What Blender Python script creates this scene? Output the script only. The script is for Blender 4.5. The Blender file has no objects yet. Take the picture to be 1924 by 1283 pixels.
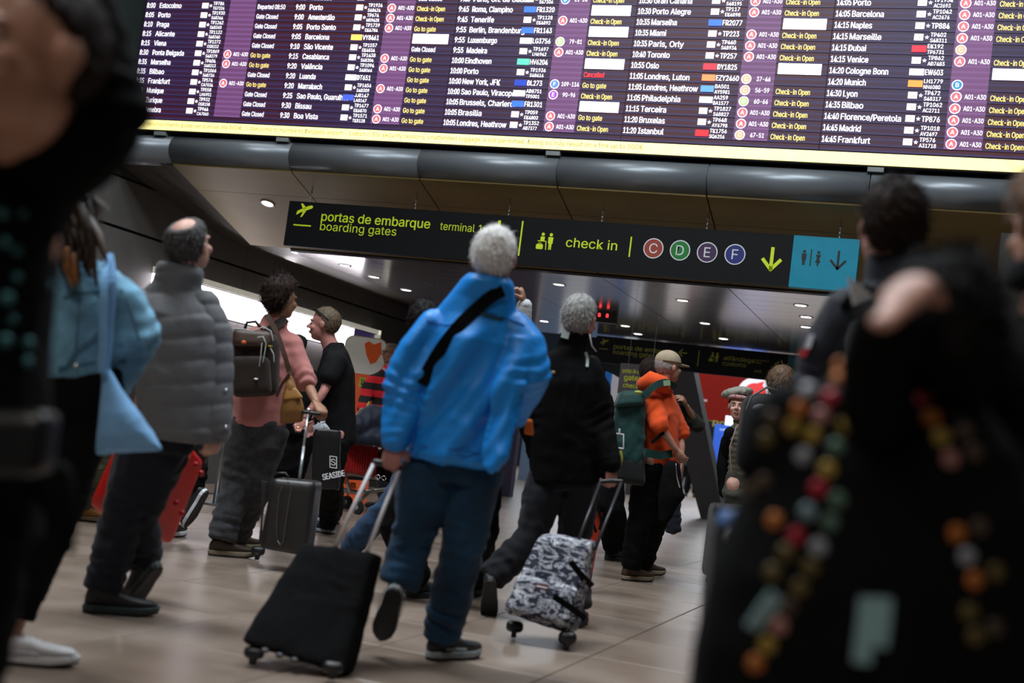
import bpy, bmesh, math, random
import numpy as np
from mathutils import Vector, Matrix, Quaternion, noise
from mathutils.bvhtree import BVHTree
random.seed(5); RNG = np.random.default_rng(5)
SC = bpy.context.scene; COL = SC.collection
PI = math.pi
def R(d): return math.radians(d)
V = np.array
def nz(v):
    v = np.asarray(v, float); return v/(np.linalg.norm(v)+1e-12)

# ------------------------------------------------------------------ camera
W, H, F, HC = 1924, 1283, 2400., 0.95
YAW, ROLL, PIT = R(19.2), R(7.4), math.atan(186/2400)
FW = V([-math.sin(YAW)*math.cos(PIT), math.cos(YAW)*math.cos(PIT), math.sin(PIT)])
R0 = V([math.cos(YAW), math.sin(YAW), 0.]); U0 = np.cross(R0, FW)
CR = math.cos(ROLL)*R0 + math.sin(ROLL)*U0
CU = -math.sin(ROLL)*R0 + math.cos(ROLL)*U0
CP = V([0, 0, HC]); AWAY = nz([FW[0], FW[1], 0]); UP = V([0, 0, 1.])
cam = bpy.data.cameras.new('camera'); co = bpy.data.objects.new('camera', cam); COL.objects.link(co)
cam.sensor_width = 36; cam.lens = F*36/W; cam.clip_start = .05; cam.clip_end = 200
m = Matrix(((CR[0], CU[0], -FW[0], 0), (CR[1], CU[1], -FW[1], 0), (CR[2], CU[2], -FW[2], HC), (0, 0, 0, 1)))
co.matrix_world = m
cam.dof.use_dof = True; cam.dof.focus_distance = 11.2
cam.dof.aperture_fstop = (cam.lens/1000)/0.026
SC.camera = co
# ------------------------------------------------------------------ world, light, exposure
w = bpy.data.worlds.new('world'); SC.world = w; w.use_nodes = True
w.node_tree.nodes['Background'].inputs[0].default_value = (.35, .5, .7, 1)
w.node_tree.nodes['Background'].inputs[1].default_value = .02
SC.view_settings.view_transform = 'Standard'; SC.view_settings.look = 'None'
SC.view_settings.gamma = 1; SC.view_settings.use_curve_mapping = False
SC.view_settings.exposure = 0.0
SC.cycles.max_bounces = 6; SC.cycles.diffuse_bounces = 3; SC.cycles.glossy_bounces = 3
SC.cycles.sample_clamp_indirect = 4
def area(name, loc, size, power, col, rot=(0, 0, 0), spread=180):
    l = bpy.data.lights.new(name, 'AREA'); l.shape = 'RECTANGLE'; l.size, l.size_y = size
    l.energy = power; l.color = col; l.spread = R(spread)
    o = bpy.data.objects.new(name, l); COL.objects.link(o); o.location = loc; o.rotation_euler = rot; return o
area('hall_lamp', (-4.5, 4.2, 8.6), (4, 2.0), 640, (.86, .94, 1.))
area('hall_lamp', (-0.5, 7.0, 8.6), (4, 1.6), 420, (.86, .94, 1.))
area('hall_lamp', (-1.5, -1.5, 7.5), (3, 1.5), 170, (1., .93, .85))  # warm fill added behind the viewer to light the near faces
area('hall_lamp', (-6.0, 9.5, 8.6), (4, 1.6), 120, (.9, .95, 1.))
area('deep_hall_fill', (-5.5, 28, 5.6), (8, 4), 480, (.85, .92, 1.))  # unseen fill, added to brighten the panels that the slats mirror
area('deep_hall_fill', (-7.5, 42, 5.6), (12, 12), 1900, (.85, .92, 1.))  # unseen fill, added so the far floor shows bright in the slats

# ------------------------------------------------------------------ points
def ray(x, y): return FW + CR*(x-W/2)/F + CU*(H/2-y)/F
def at(x, y, D): return CP + ray(x, y)*D
def onz(x, y, z):
    r = ray(x, y); return CP + r*((z-HC)/r[2])
def ony(x, y, Y):
    r = ray(x, y); return CP + r*(Y/r[1])
def onx(x, y, X):
    r = ray(x, y); return CP + r*(X/r[0])
def azd(a):   # a horizontal direction, degrees from the view direction towards the right
    return AWAY*math.cos(R(a)) + R0*math.sin(R(a))

# ------------------------------------------------------------------ materials
MATS = {}
def mat(name, c, rough=.7, metal=0., emit=0., bump=0., bs=300., var=0., vs=8., spec=.5, sheen=0., stretch=None, ec=None):
    if name in MATS: return MATS[name]
    M = bpy.data.materials.new(name); M.use_nodes = True; nt = M.node_tree
    b = nt.nodes['Principled BSDF']; b.inputs['Base Color'].default_value = (*c, 1)
    b.inputs['Roughness'].default_value = rough; b.inputs['Metallic'].default_value = metal
    b.inputs['Specular IOR Level'].default_value = spec
    if sheen: b.inputs['Sheen Weight'].default_value = sheen; b.inputs['Sheen Roughness'].default_value = .5
    if emit:
        b.inputs['Emission Color'].default_value = (*(ec or c), 1); b.inputs['Emission Strength'].default_value = emit
    tc = nt.nodes.new('ShaderNodeTexCoord'); src = tc.outputs['Object']
    if stretch:
        mp = nt.nodes.new('ShaderNodeMapping'); mp.inputs['Scale'].default_value = stretch
        nt.links.new(src, mp.inputs[0]); src = mp.outputs[0]
    n = nt.nodes.new('ShaderNodeTexNoise'); n.inputs['Scale'].default_value = vs; n.inputs['Detail'].default_value = 4
    nt.links.new(src, n.inputs['Vector'])
    mr = nt.nodes.new('ShaderNodeMapRange'); mr.inputs[1].default_value = .32; mr.inputs[2].default_value = .68; mr.inputs[3].default_value = 1-max(var, .06); mr.inputs[4].default_value = 1+max(var, .06)
    nt.links.new(n.outputs[0], mr.inputs[0])
    mx = nt.nodes.new('ShaderNodeMix'); mx.data_type = 'RGBA'; mx.blend_type = 'MULTIPLY'; mx.inputs[0].default_value = 1
    mx.inputs[6].default_value = (*c, 1); nt.links.new(mr.outputs[0], mx.inputs[7]); nt.links.new(mx.outputs[2], b.inputs['Base Color'])
    if bump:
        n2 = nt.nodes.new('ShaderNodeTexNoise'); n2.inputs['Scale'].default_value = bs; n2.inputs['Detail'].default_value = 3
        nt.links.new(src, n2.inputs['Vector'])
        bp = nt.nodes.new('ShaderNodeBump'); bp.inputs['Strength'].default_value = bump; bp.inputs['Distance'].default_value = .01
        nt.links.new(n2.outputs[0], bp.inputs['Height']); nt.links.new(bp.outputs[0], b.inputs['Normal'])
    MATS[name] = M; return M
def cloth(name, c, rough=.85, bump=.25, bs=250, var=.12, sheen=.1, vs=14): return mat(name, c, rough, bump=bump, bs=bs, var=var, sheen=sheen, vs=vs, spec=.3)
SKIN = mat('skin', (.52, .27, .19), .5, var=.12, vs=25, bump=.15, bs=120)
SKIN2 = mat('skin_pale', (.66, .36, .28), .5, var=.12, vs=25, bump=.15, bs=120)
SKINR = mat('skin_ruddy', (.50, .21, .18), .5, var=.15, vs=25, bump=.15, bs=120)
SKINT = mat('skin_tan', (.34, .17, .10), .5, var=.12, vs=25, bump=.15, bs=120)
BLACKCLOTH = mat('black_cloth', (.0045, .0045, .005), .9, bump=.25, bs=250, spec=.12)
BLACKPLASTIC = mat('black_plastic', (.012, .012, .013), .38)
RUBBER = mat('rubber', (.015, .015, .015), .7)
CHROME = mat('chrome', (.75, .77, .8), .22, 1.)
ALU = mat('brushed_aluminium', (.8, .8, .84), .32, .8)
WHITEP = mat('white_paint', (.78, .79, .8), .5)

# ------------------------------------------------------------------ geometry collector
class G:
    def __init__(s): s.v = []; s.f = []; s.m = []; s.n = 0; s.cur = 0
    def add(s, v, f, mi=None):
        v = np.asarray(v, float).reshape(-1, 3); s.v.append(v); k = s.n
        s.f += [tuple(i+k for i in q) for q in f]; s.m += [s.cur if mi is None else mi]*len(f); s.n += len(v); return s
    def box(s, c, d, ax=None, mi=None):
        ax = np.eye(3) if ax is None else ax
        P = [c + (ax[0]*(x*d[0]) + ax[1]*(y*d[1]) + ax[2]*(z*d[2]))*.5 for z in (-1, 1) for y in (-1, 1) for x in (-1, 1)]
        return s.add(P, [(0, 2, 3, 1), (4, 5, 7, 6), (0, 1, 5, 4), (2, 6, 7, 3), (0, 4, 6, 2), (1, 3, 7, 5)], mi)
    def bb(s, a, b, mi=None): a, b = V(a, float), V(b, float); return s.box((a+b)/2, b-a, None, mi)
    def loft(s, rings, mi=None, cap=True):
        n = len(rings[0]); k = len(rings); v = np.concatenate(rings); f = []
        for i in range(k-1):
            for j in range(n):
                a, b = i*n+j, i*n+(j+1) % n; f.append((a, b, b+n, a+n))
        if cap: f.append(tuple(range(n-1, -1, -1))); f.append(tuple((k-1)*n+j for j in range(n)))
        return s.add(v, f, mi)
    def tube(s, pts, r, n=14, flat=None, ref=None, ends=True, mi=None):
        """round tube along pts; flat=(axis vector, factor) squashes across that axis"""
        pts = [np.asarray(p, float) for p in pts]
        r = [r]*len(pts) if np.isscalar(r) else list(r)
        if ends:   # rounded tips
            d0 = nz(pts[0]-pts[1]); d1 = nz(pts[-1]-pts[-2])
            pts = [pts[0]+d0*r[0]*.75, pts[0]+d0*r[0]*.45]+pts+[pts[-1]+d1*r[-1]*.45, pts[-1]+d1*r[-1]*.75]
            r = [r[0]*.45, r[0]*.85]+r+[r[-1]*.85, r[-1]*.45]
        u = None; rings = []
        a = np.linspace(0, 2*PI, n, endpoint=False)
        for i, p in enumerate(pts):
            t = nz((pts[min(i+1, len(pts)-1)]-p)*1. + (p-pts[max(i-1, 0)]))
            if u is None:
                u = ref if ref is not None else (UP if abs(t[2]) < .9 else V([1., 0, 0]))
            u = nz(u-t*np.dot(u, t)); w_ = np.cross(t, u)
            off = np.outer(np.cos(a), u)*r[i]+np.outer(np.sin(a), w_)*r[i]
            if flat is not None:
                ax, k = flat; ax = nz(ax); off = off-np.outer(off@ax, ax)*(1-k)
            rings.append(p+off)
        return s.loft(rings, mi)
    def ell(s, c, r, ax=None, nu=20, nv=12, mi=None):
        ax = np.eye(3) if ax is None else ax; rings = []
        for i in range(nv):
            t = PI*(i+.5)/nv; a = np.linspace(0, 2*PI, nu, endpoint=False)
            L = np.stack([np.cos(a)*math.sin(t)*r[0], np.sin(a)*math.sin(t)*r[1], np.full(nu, -math.cos(t)*r[2])], 1)
            rings.append(np.asarray(c)+L@ax)
        return s.loft(rings, mi)
    def prism(s, poly, o, u, v, w_, d, mi=None):
        """poly (2d) in plane (u,v) at o, extruded by d along w_"""
        P = [o+u*a+v*b for a, b in poly]; n = len(P)
        vs = P+[p+w_*d for p in P]
        f = [tuple(range(n)), tuple(range(2*n-1, n-1, -1))]+[(i, i+n, (i+1) % n+n, (i+1) % n) for i in range(n)]
        return s.add(vs, f, mi)
    def soft(s, c8, r=(.15, .15, .15), n=9, mi=None):
        """rounded box through 8 corners: index = right + 2*away + 4*up"""
        c8 = np.asarray(c8).reshape(2, 2, 2, 3)  # [up][away][right]
        g = np.linspace(-1, 1, n); vs = []; idx = {}; fs = []
        def vid(p):
            k = tuple(np.round(p, 5))
            if k not in idx: idx[k] = len(vs); vs.append(p)
            return idx[k]
        for ax in range(3):
            for sg in (-1, 1):
                for i in range(n-1):
                    for j in range(n-1):
                        q = []
                        for a, b in ((i, j), (i+1, j), (i+1, j+1), (i, j+1)):
                            p = [0, 0, 0]; p[ax] = sg; p[(ax+1) % 3] = g[a]; p[(ax+2) % 3] = g[b]; q.append(vid(V(p, float)))
                        fs.append(tuple(q if sg > 0 else q[::-1]))
        P = V(vs); rr = V(r, float); inner = np.clip(P, -(1-rr), 1-rr); d = (P-inner)/rr
        L = np.linalg.norm(d, axis=1, keepdims=True); L[L < 1e-9] = 1
        mxd = np.abs(d).max(1, keepdims=True)
        P = inner+d/L*mxd*rr
        t = (P+1)/2; x, y, z = t[:, 0:1], t[:, 1:2], t[:, 2:3]
        out = sum(c8[k, j, i]*((x if i else 1-x)*(y if j else 1-y)*(z if k else 1-z)) for i in (0, 1) for j in (0, 1) for k in (0, 1))
        return s.add(out, fs, mi)
    def arrays(s):
        return (np.concatenate(s.v) if s.v else np.zeros((0, 3))), s.f, s.m
def hexa(q, th, dd=None):
    """8 corners from a front quad [BL,BR,TR,TL] and a thickness vector"""
    BL, BR, TR, TL = q; t = np.asarray(th)
    return [BL, BR, BL+t, BR+t, TL, TR, TL+t, TR+t]
def newmesh(name, v, f, mats, mi=None, smooth=False):
    me = bpy.data.meshes.new(name); me.from_pydata([tuple(p) for p in v], [], f)
    for M in (mats if isinstance(mats, (list, tuple)) else [mats]): me.materials.append(M)
    if mi is not None and any(mi): me.polygons.foreach_set('material_index', mi)
    if smooth: me.polygons.foreach_set('use_smooth', [True]*len(me.polygons))
    me.update(); return me
def fixn(me):
    bm = bmesh.new(); bm.from_mesh(me); bmesh.ops.recalc_face_normals(bm, faces=bm.faces); bm.to_mesh(me); bm.free(); return me
def voxel(v, f, vox, it=3):
    """union of closed shells -> one continuous surface (numpy verts, faces)"""
    me = newmesh('tmp', v, f, MATS['skin']); fixn(me)
    o = bpy.data.objects.new('tmp', me); COL.objects.link(o)
    a = o.modifiers.new('r', 'REMESH'); a.mode = 'VOXEL'; a.voxel_size = vox
    if it: b = o.modifiers.new('s', 'SMOOTH'); b.factor = .5; b.iterations = it
    dg = bpy.context.evaluated_depsgraph_get(); ev = o.evaluated_get(dg); e = ev.to_mesh()
    n = len(e.vertices); c = np.empty(n*3, np.float32); e.vertices.foreach_get('co', c)
    nn = np.empty(n*3, np.float32); e.vertices.foreach_get('normal', nn)
    fs = [tuple(p.vertices) for p in e.polygons]
    ev.to_mesh_clear(); bpy.data.objects.remove(o); bpy.data.meshes.remove(me)
    return c.reshape(-1, 3).astype(float), fs, nn.reshape(-1, 3).astype(float)
LAT = RNG.random((24, 24, 24))*2-1
def vn(p):   # smooth value noise, vectorised
    i = np.floor(p).astype(int); t = p-i; t = t*t*(3-2*t); o = 0
    for a in (0, 1):
        for b in (0, 1):
            for c in (0, 1):
                w_ = (t[:, 0] if a else 1-t[:, 0])*(t[:, 1] if b else 1-t[:, 1])*(t[:, 2] if c else 1-t[:, 2])
                o = o+w_*LAT[(i[:, 0]+a) % 24, (i[:, 1]+b) % 24, (i[:, 2]+c) % 24]
    return o
def wrinkle(v, nn, amp, fr=(9, 9, 4), seed=0.):
    if amp <= 0: return v
    p = v*V(fr)+seed
    warp = np.stack([vn(p*.7+7), vn(p*.7+19), vn(p*.7+31)], 1)*.9
    r = 1-np.abs(vn(p+warp))*2.2; r2 = 1-np.abs(vn(p*2.3+warp*1.5+5))*2.2
    return v+nn*((r*.65+r2*.35-.25)*amp)[:, None]
def setp(o, label=None, cat=None, group=None, kind=None):
    for k, x in (('label', label), ('category', cat), ('group', group), ('kind', kind)):
        if x: o[k] = x
    return o
def empty(name, loc, label, cat, group=None):
    o = bpy.data.objects.new(name, None); COL.objects.link(o); o.location = tuple(loc); o.empty_display_size = .1
    return setp(o, label, cat, group)
def link(name, me, parent=None, loc=None):
    o = bpy.data.objects.new(name, me); COL.objects.link(o)
    if loc is not None: o.location = tuple(loc)
    if parent is not None: o.parent = parent
    return o
def wl(o):   # accumulated location (only translations are used)
    p = V(o.location)
    while o.parent is not None: o = o.parent; p = p+V(o.location)
    return p
def part(name, g, mats, parent=None, smooth=False, vox=None, it=3, wr=0., wf=(9, 9, 4), label=None, kind=None, fn=None, fix=True):
    """world-space geometry g -> an object under parent (or top-level, origin at its base)"""
    v, f, mi = g.arrays() if isinstance(g, G) else g
    if vox:
        v, f, nn = voxel(v, f, vox, it)
        if wr: v = wrinkle(v, nn, wr, wf, seed=len(f) % 17)
        if fn: v = fn(v, nn)
        mi = None; smooth = True
    o0 = wl(parent) if parent is not None else V([(v[:, 0].min()+v[:, 0].max())/2, (v[:, 1].min()+v[:, 1].max())/2, v[:, 2].min()])
    me = newmesh(name, v-o0, f, mats, mi, smooth)
    if not vox and fix: fixn(me)
    o = link(name, me, parent, None if parent is not None else o0)
    if label: o['label'] = label
    if kind: o['kind'] = kind
    return o
def struct(name, g, mats, parent=None, **k):
    o = part(name, g, mats, parent, **k)
    if parent is None: o['kind'] = 'structure'
    return o
# ------------------------------------------------------------------ text
_tc = {}
FONT = None
try:    # a sans that ships with Blender itself; else the built-in one
    import os
    FONT = bpy.data.fonts.load(os.path.join(bpy.utils.resource_path('LOCAL'), 'datafiles', 'fonts', 'Inter.woff2'))
except Exception: FONT = None
def glyphs(s, bold=0.):
    k = (s, bold)
    if k in _tc: return _tc[k]
    c = bpy.data.curves.new('t', 'FONT'); c.body = s; c.size = 1; c.offset = bold; c.resolution_u = 3
    if FONT: c.font = FONT
    o = bpy.data.objects.new('t', c); me = bpy.data.meshes.new_from_object(o)
    v = V([p.co[:] for p in me.vertices], float).reshape(-1, 3); f = [tuple(p.vertices) for p in me.polygons]
    bpy.data.objects.remove(o); bpy.data.curves.remove(c); bpy.data.meshes.remove(me)
    _tc[k] = (v, f); return v, f
CAPH = {}
def caph():
    if 0 not in CAPH:
        v, f = glyphs('H'); CAPH[0] = v[:, 1].max()-v[:, 1].min()
    return CAPH[0]
def text(g, s, o, u, v_, size, width=None, bold=0., align='l', mi=None, lift=0.):
    """flat text: o = baseline start, u = reading direction, v_ = up, size = cap height"""
    v, f = glyphs(s)
    if not len(v): return
    x0, x1 = v[:, 0].min(), v[:, 0].max(); sy = size/caph()
    sx = sy if width is None else width/(x1-x0)
    x = (v[:, 0]-x0)*sx; wd = (x1-x0)*sx
    if align == 'c': x = x-wd/2
    if align == 'r': x = x-wd
    P = np.asarray(o)+np.outer(x, u)+np.outer(v[:, 1]*sy, v_)+np.cross(u, v_)*lift
    if bold > 0:   # heavier strokes: the letters drawn again a hair to each side
        for a, b in ((-1, 0), (1, 0), (0, 1)): g.add(P+u*(a*bold*sy*.9)+v_*(b*bold*sy*.7)+np.cross(u, v_)*(.0001*(a+2)), f, mi)
    else: g.add(P, f, mi)
XX, YY, ZZ = np.eye(3)
def circle(g, c, u, v_, r, n=24, mi=None, r2=None):
    a = np.linspace(0, 2*PI, n, endpoint=False); P = np.outer(np.cos(a), u)*r+np.outer(np.sin(a), v_)*r+c
    if r2 is None: g.add(P, [tuple(range(n))], mi)
    else:
        Q = np.outer(np.cos(a), u)*r2+np.outer(np.sin(a), v_)*r2+c
        g.add(np.concatenate([P, Q]), [(i, (i+1) % n, (i+1) % n+n, i+n) for i in range(n)], mi)
def stroke(g, pts, wd, o, u, v_, mi=None):
    """flat polyline band in a plane, pts 2d"""
    for a, b in zip(pts[:-1], pts[1:]):
        a, b = V(a, float), V(b, float); d = nz(b-a); n = V([-d[1], d[0]])*wd/2; e = d*wd/2*.6
        P = [a-n-e, b-n+e, b+n+e, a+n-e]; g.add([o+u*p[0]+v_*p[1] for p in P], [(0, 1, 2, 3)], mi)
# ================================================================== the hall
floorm = bpy.data.materials.new('stone_floor'); floorm.use_nodes = True
def _floor():
    nt = floorm.node_tree; b = nt.nodes['Principled BSDF']; L = nt.links.new
    g = nt.nodes.new('ShaderNodeNewGeometry'); oi = nt.nodes.new('ShaderNodeObjectInfo')
    n = nt.nodes.new('ShaderNodeTexNoise'); n.inputs['Scale'].default_value = 2.1; n.inputs['Detail'].default_value = 6; L(g.outputs['Position'], n.inputs['Vector'])
    n2 = nt.nodes.new('ShaderNodeTexNoise'); n2.inputs['Scale'].default_value = 90; n2.inputs['Detail'].default_value = 2; L(g.outputs['Position'], n2.inputs['Vector'])
    r = nt.nodes.new('ShaderNodeValToRGB'); r.color_ramp.elements[0].position = .3; r.color_ramp.elements[0].color = (.18, .13, .098, 1)
    r.color_ramp.elements[1].position = .72; r.color_ramp.elements[1].color = (.30, .235, .19, 1); L(n.outputs[0], r.inputs[0])
    mr = nt.nodes.new('ShaderNodeMapRange'); mr.inputs[3].default_value = .82; mr.inputs[4].default_value = 1.18; L(n2.outputs[0], mr.inputs[0])
    mo = nt.nodes.new('ShaderNodeMapRange'); mo.inputs[3].default_value = .86; mo.inputs[4].default_value = 1.1; L(oi.outputs['Random'], mo.inputs[0])
    mm = nt.nodes.new('ShaderNodeMath'); mm.operation = 'MULTIPLY'; L(mr.outputs[0], mm.inputs[0]); L(mo.outputs[0], mm.inputs[1])
    mx = nt.nodes.new('ShaderNodeMix'); mx.data_type = 'RGBA'; mx.blend_type = 'MULTIPLY'; mx.inputs[0].default_value = 1
    L(r.outputs[0], mx.inputs[6]); L(mm.outputs[0], mx.inputs[7]); L(mx.outputs[2], b.inputs['Base Color'])
    rr = nt.nodes.new('ShaderNodeMapRange'); rr.inputs[3].default_value = .22; rr.inputs[4].default_value = .42; L(n.outputs[0], rr.inputs[0]); L(rr.outputs[0], b.inputs['Roughness'])
_floor()
# far floor: same stone with thin joints in the material
farm = floorm.copy(); farm.name = 'stone_floor_far'
def _far():
    nt = farm.node_tree; L = nt.links.new; b = nt.nodes['Principled BSDF']
    g = [n for n in nt.nodes if n.bl_idname == 'ShaderNodeNewGeometry'][0]
    mp = nt.nodes.new('ShaderNodeMapping'); mp.inputs['Location'].default_value = (1.48, -8.19, 0); L(g.outputs['Position'], mp.inputs[0])
    br = nt.nodes.new('ShaderNodeTexBrick'); br.offset = 0; br.inputs['Scale'].default_value = 1; br.inputs['Mortar Size'].default_value = .005
    br.inputs['Brick Width'].default_value = .75; br.inputs['Row Height'].default_value = .75
    br.inputs['Color1'].default_value = (1, 1, 1, 1); br.inputs['Color2'].default_value = (.85, .85, .85, 1); br.inputs['Mortar'].default_value = (.25, .22, .2, 1)
    L(mp.outputs[0], br.inputs['Vector'])
    mx = nt.nodes.new('ShaderNodeMix'); mx.data_type = 'RGBA'; mx.blend_type = 'MULTIPLY'; mx.inputs[0].default_value = 1
    src = b.inputs['Base Color'].links[0].from_socket; L(src, mx.inputs[6]); L(br.outputs[0], mx.inputs[7]); L(mx.outputs[2], b.inputs['Base Color'])
_far()
GROUT = mat('grout', (.06, .05, .045), .9)
X0, Y0, NX, NY, T = -8.98, 2.19, 13, 16, .75
fl = struct('floor', G().bb((-16, -8, -.2), (10, 56, -.012)), GROUT)
tg = G(); h = T/2-.003
c4 = [(-h, -h), (h, -h), (h, h), (-h, h)]; e = h-.004
tg.loft([V([(a, b, -.012) for a, b in c4]), V([(a, b, -.003) for a, b in c4]), V([(a*e/h, b*e/h, 0) for a, b in c4])])
tv, tf, tmi = tg.arrays(); tile_me = fixn(newmesh('floor_tile', tv, tf, floorm))
for i in range(NX):
    for j in range(NY):
        c = V([X0+(i+.5)*T, Y0+(j+.5)*T, 0.])
        d = c-CP; z = d@FW
        x = W/2+F*(d@CR)/z; y = H/2-F*(d@CU)/z
        if x < -260 or x > W+200 or y > 1500: 
            continue
        link('floor_tile', tile_me, fl, c-V(fl.location))
seen = set((i, j) for i in range(NX) for j in range(NY))
fg = G()
fg.bb((-16, Y0+NY*T+.003, -.012), (10, 56, 0)); fg.bb((-16, -8, -.012), (10, Y0-.003, 0))
fg.bb((-16, Y0, -.012), (X0-.003, Y0+NY*T, 0)); fg.bb((X0+NX*T+.003, Y0, -.012), (10, Y0+NY*T, 0))
for i in range(NX):      # tiles out of the picture, joined
    for j in range(NY):
        c = V([X0+(i+.5)*T, Y0+(j+.5)*T, 0.]); d = c-CP; z = d@FW
        x = W/2+F*(d@CR)/z; y = H/2-F*(d@CU)/z
        if x < -260 or x > W+200 or y > 1500: fg.bb(c-V([h, h, .012]), c+V([h, h, 0]))
part('floor_field', fg, farm, fl, kind='stuff')
DARKW = mat('dark_green_grey_panel', (.035, .045, .045), .55, var=.15, vs=1.2)
GREYW = mat('grey_wall_panel', (.13, .125, .12), .5, var=.1, vs=1.5)
SOFF = mat('olive_soffit_panel', (.215, .155, .045), .45, var=.12, vs=2., metal=.15)
TUBEM = mat('grey_bullnose_metal', (.18, .20, .22), .36, .35, var=.08, vs=2)
GAP = mat('black_joint', (.006, .006, .006), .9)
BACKW = mat('dark_back_wall', (.03, .03, .035), .7)
struct('wall_rear', G().bb((-16, -8.2, 0), (10, -8, 9)), BACKW)
struct('wall_right', G().bb((10, -8, 0), (10.2, 56, 9)), BACKW)
struct('wall_far_left', G().bb((-16.2, -8, 0), (-16, 11.7, 9)), BACKW)
struct('wall_far', G().bb((-16, 56, 0), (10, 56.2, 9)), mat('far_wall', (.05, .055, .065), .7))
struct('trim_2', G().bb((-16, 55.9, 0), (10, 55.99, 1.5)), mat('pale_mirror_band', (.6, .62, .66), .6))  # pale band added low on the wall to lighten the ceiling reflection
struct('ceiling', G().bb((-16, -8, 9), (10, 56, 9.2)), BACKW)
# fascia above the low ceiling, with wide dark panels
fw_ = struct('wall_fascia', G().bb((-16, 11.80, 3.6), (10, 11.95, 9)), GAP)
zr = [3.76, 4.62, 6.1, 7.6, 9]
for k in range(4):
    for q in range(9):
        a = -16+q*2.9
        part('fascia_panel', G().bb((a+.008, 11.775, zr[k]+.008), (a+2.892, 11.80, zr[k+1]-.008)), DARKW, fw_)
# bullnose edge of the low ceiling: curved cladding panels
TJ = [-8.9-1.45*5+.75, -8.15-1.46*4, -8.15-1.46*3, -8.15-1.46*2, -8.15-1.46] + [-8.15+1.4567*k for k in range(14)]
TJ = sorted(set([round(t, 3) for t in TJ if t < 9.9]))
prof = []
for k in range(11):
    a = R(-95+k*17.5); prof.append((11.72-.24*math.cos(a), 3.60+.175*math.sin(a)))
bn = struct('trim_1', G().bb((-16, 11.62, 3.46), (10, 11.9, 3.73)), GAP)
bn['label'] = 'curved grey metal edge of the low ceiling'
for a, b in zip(TJ[:-1], TJ[1:]):
    g = G(); n = len(prof)
    ys = [p[0] for p in prof]+[11.74, 11.74]; zs = [p[1] for p in prof]+[3.76, 3.44]
    r1 = V([(a+.006, y, z) for y, z in zip(ys, zs)]); r2 = V([(b-.006, y, z) for y, z in zip(ys, zs)])
    g.loft([r1, r2])
    o = part('edge_panel', g, TUBEM, bn, smooth=True)
# sloping soffit, in panels, and the slatted metal ceiling behind it
def soz(Y): return 3.43-.30*(Y-11.6)
cl = struct('ceiling_low', G().bb((-7.6, 13.4, 2.875), (10, 20.6, 3.05)), GAP)
sof = struct('ceiling_soffit', G().add([(-8.15, 11.6, 3.47), (10, 11.6, 3.47), (10, 13.42, 2.9), (-8.15, 13.42, 2.9), (-8.15, 11.6, 3.6), (10, 11.6, 3.6), (10, 13.42, 3.1), (-8.15, 13.42, 3.1)],
     [(0, 1, 2, 3), (4, 7, 6, 5), (0, 4, 5, 1), (1, 5, 6, 2), (2, 6, 7, 3), (3, 7, 4, 0)]), GAP)
for a, b in zip(TJ[:-1], TJ[1:]):
    if a < -8.3: continue
    for y0, y1 in ((11.6, 12.12), (12.126, 13.40)):
        a2, b2 = a+.006, b-.006; z0, z1 = soz(y0), soz(y1)
        part('soffit_panel', G().add([(a2, y0, z0), (b2, y0, z0), (b2, y1, z1), (a2, y1, z1), (a2, y0, z0+.03), (b2, y0, z0+.03), (b2, y1, z1+.03), (a2, y1, z1+.03)],
             [(0, 1, 2, 3), (4, 7, 6, 5), (0, 4, 5, 1), (1, 5, 6, 2), (2, 6, 7, 3), (3, 7, 4, 0)]), SOFF, sof)
SLAT = mat('polished_slat_metal', (.75, .75, .78), .15, .85, var=.05, vs=3)
SJ = [-7.6, -6.6]+[-5.14+1.4*k for k in range(0, 11)]
for a, b in zip(SJ[:-1], SJ[1:]):
    for k in range(18):
        y0 = 13.41+k*.398
        part('ceiling_slat', G().bb((a+.005, y0, 2.85), (b-.005, y0+.392, 2.875)), SLAT, cl)
# left wall below: vertical panels, two black grooves, a coved strip up to the ceiling
wlft = struct('wall_left', G().bb((-9.3, 10, 0), (-8.93, 24, 3.42)), GAP)
yj = [10.0, 11.62, 13.1, 14.6, 16.1, 17.6, 19.1, 20.6, 24]
for a, b in zip(yj[:-1], yj[1:]):
    for z0, z1, mm in ((0, 1.05, GREYW), (1.06, 2.02, GREYW), (2.03, 2.725, GREYW), (2.755, 3.285, GREYW), (3.31, 3.42, DARKW)):
        part('wall_panel', G().bb((-8.93, a+.004, z0+.003), (-8.9, b-.004, z1)), mm, wlft)
# the wall goes on towards the viewer, left of the picture's ceiling edge
wside = struct('wall_side', G().bb((-16, 9.9, 0), (-8.93, 10.0, 3.42)), GREYW)
cv = G(); 
Ys = [11.62, 12.38, 13.18, 14.18, 16.15, 20.6]; zw = [3.44, 3.3, 3.15, 3.02, 2.99, 2.97]
rows = []
for Y, z in zip(Ys, zw):
    ze = max(soz(Y), 2.86) if Y < 13.5 else 2.86
    xe = -8.14+min(max((Y-11.6)/1.8, 0), 1)*.54
    rows.append([(-8.9, Y, z), (-8.6, Y, z*.75+ze*.25+.015), (-8.35, Y, z*.35+ze*.65+.015), (xe, Y, ze)])
vv = V(rows).reshape(-1, 3); ff = []
for i in range(len(Ys)-1):
    for j in range(3):
        q = i*4+j; ff.append((q, q+4, q+5, q+1))
cv.add(vv, ff); n0 = len(vv); cv.add(vv+V([0, 0, .12]), [f[::-1] for f in ff])
DARKC = mat('dark_cove', (.05, .045, .035), .5)
struct('ceiling_cove', cv, DARKC)
# a wall that closes the space beyond the counters
struct('wall_back_left', G().bb((-12, 21, 0), (-7.0, 21.2, 4)), mat('violet_wall', (.09, .085, .17), .6, var=.15, vs=1.))
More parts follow.
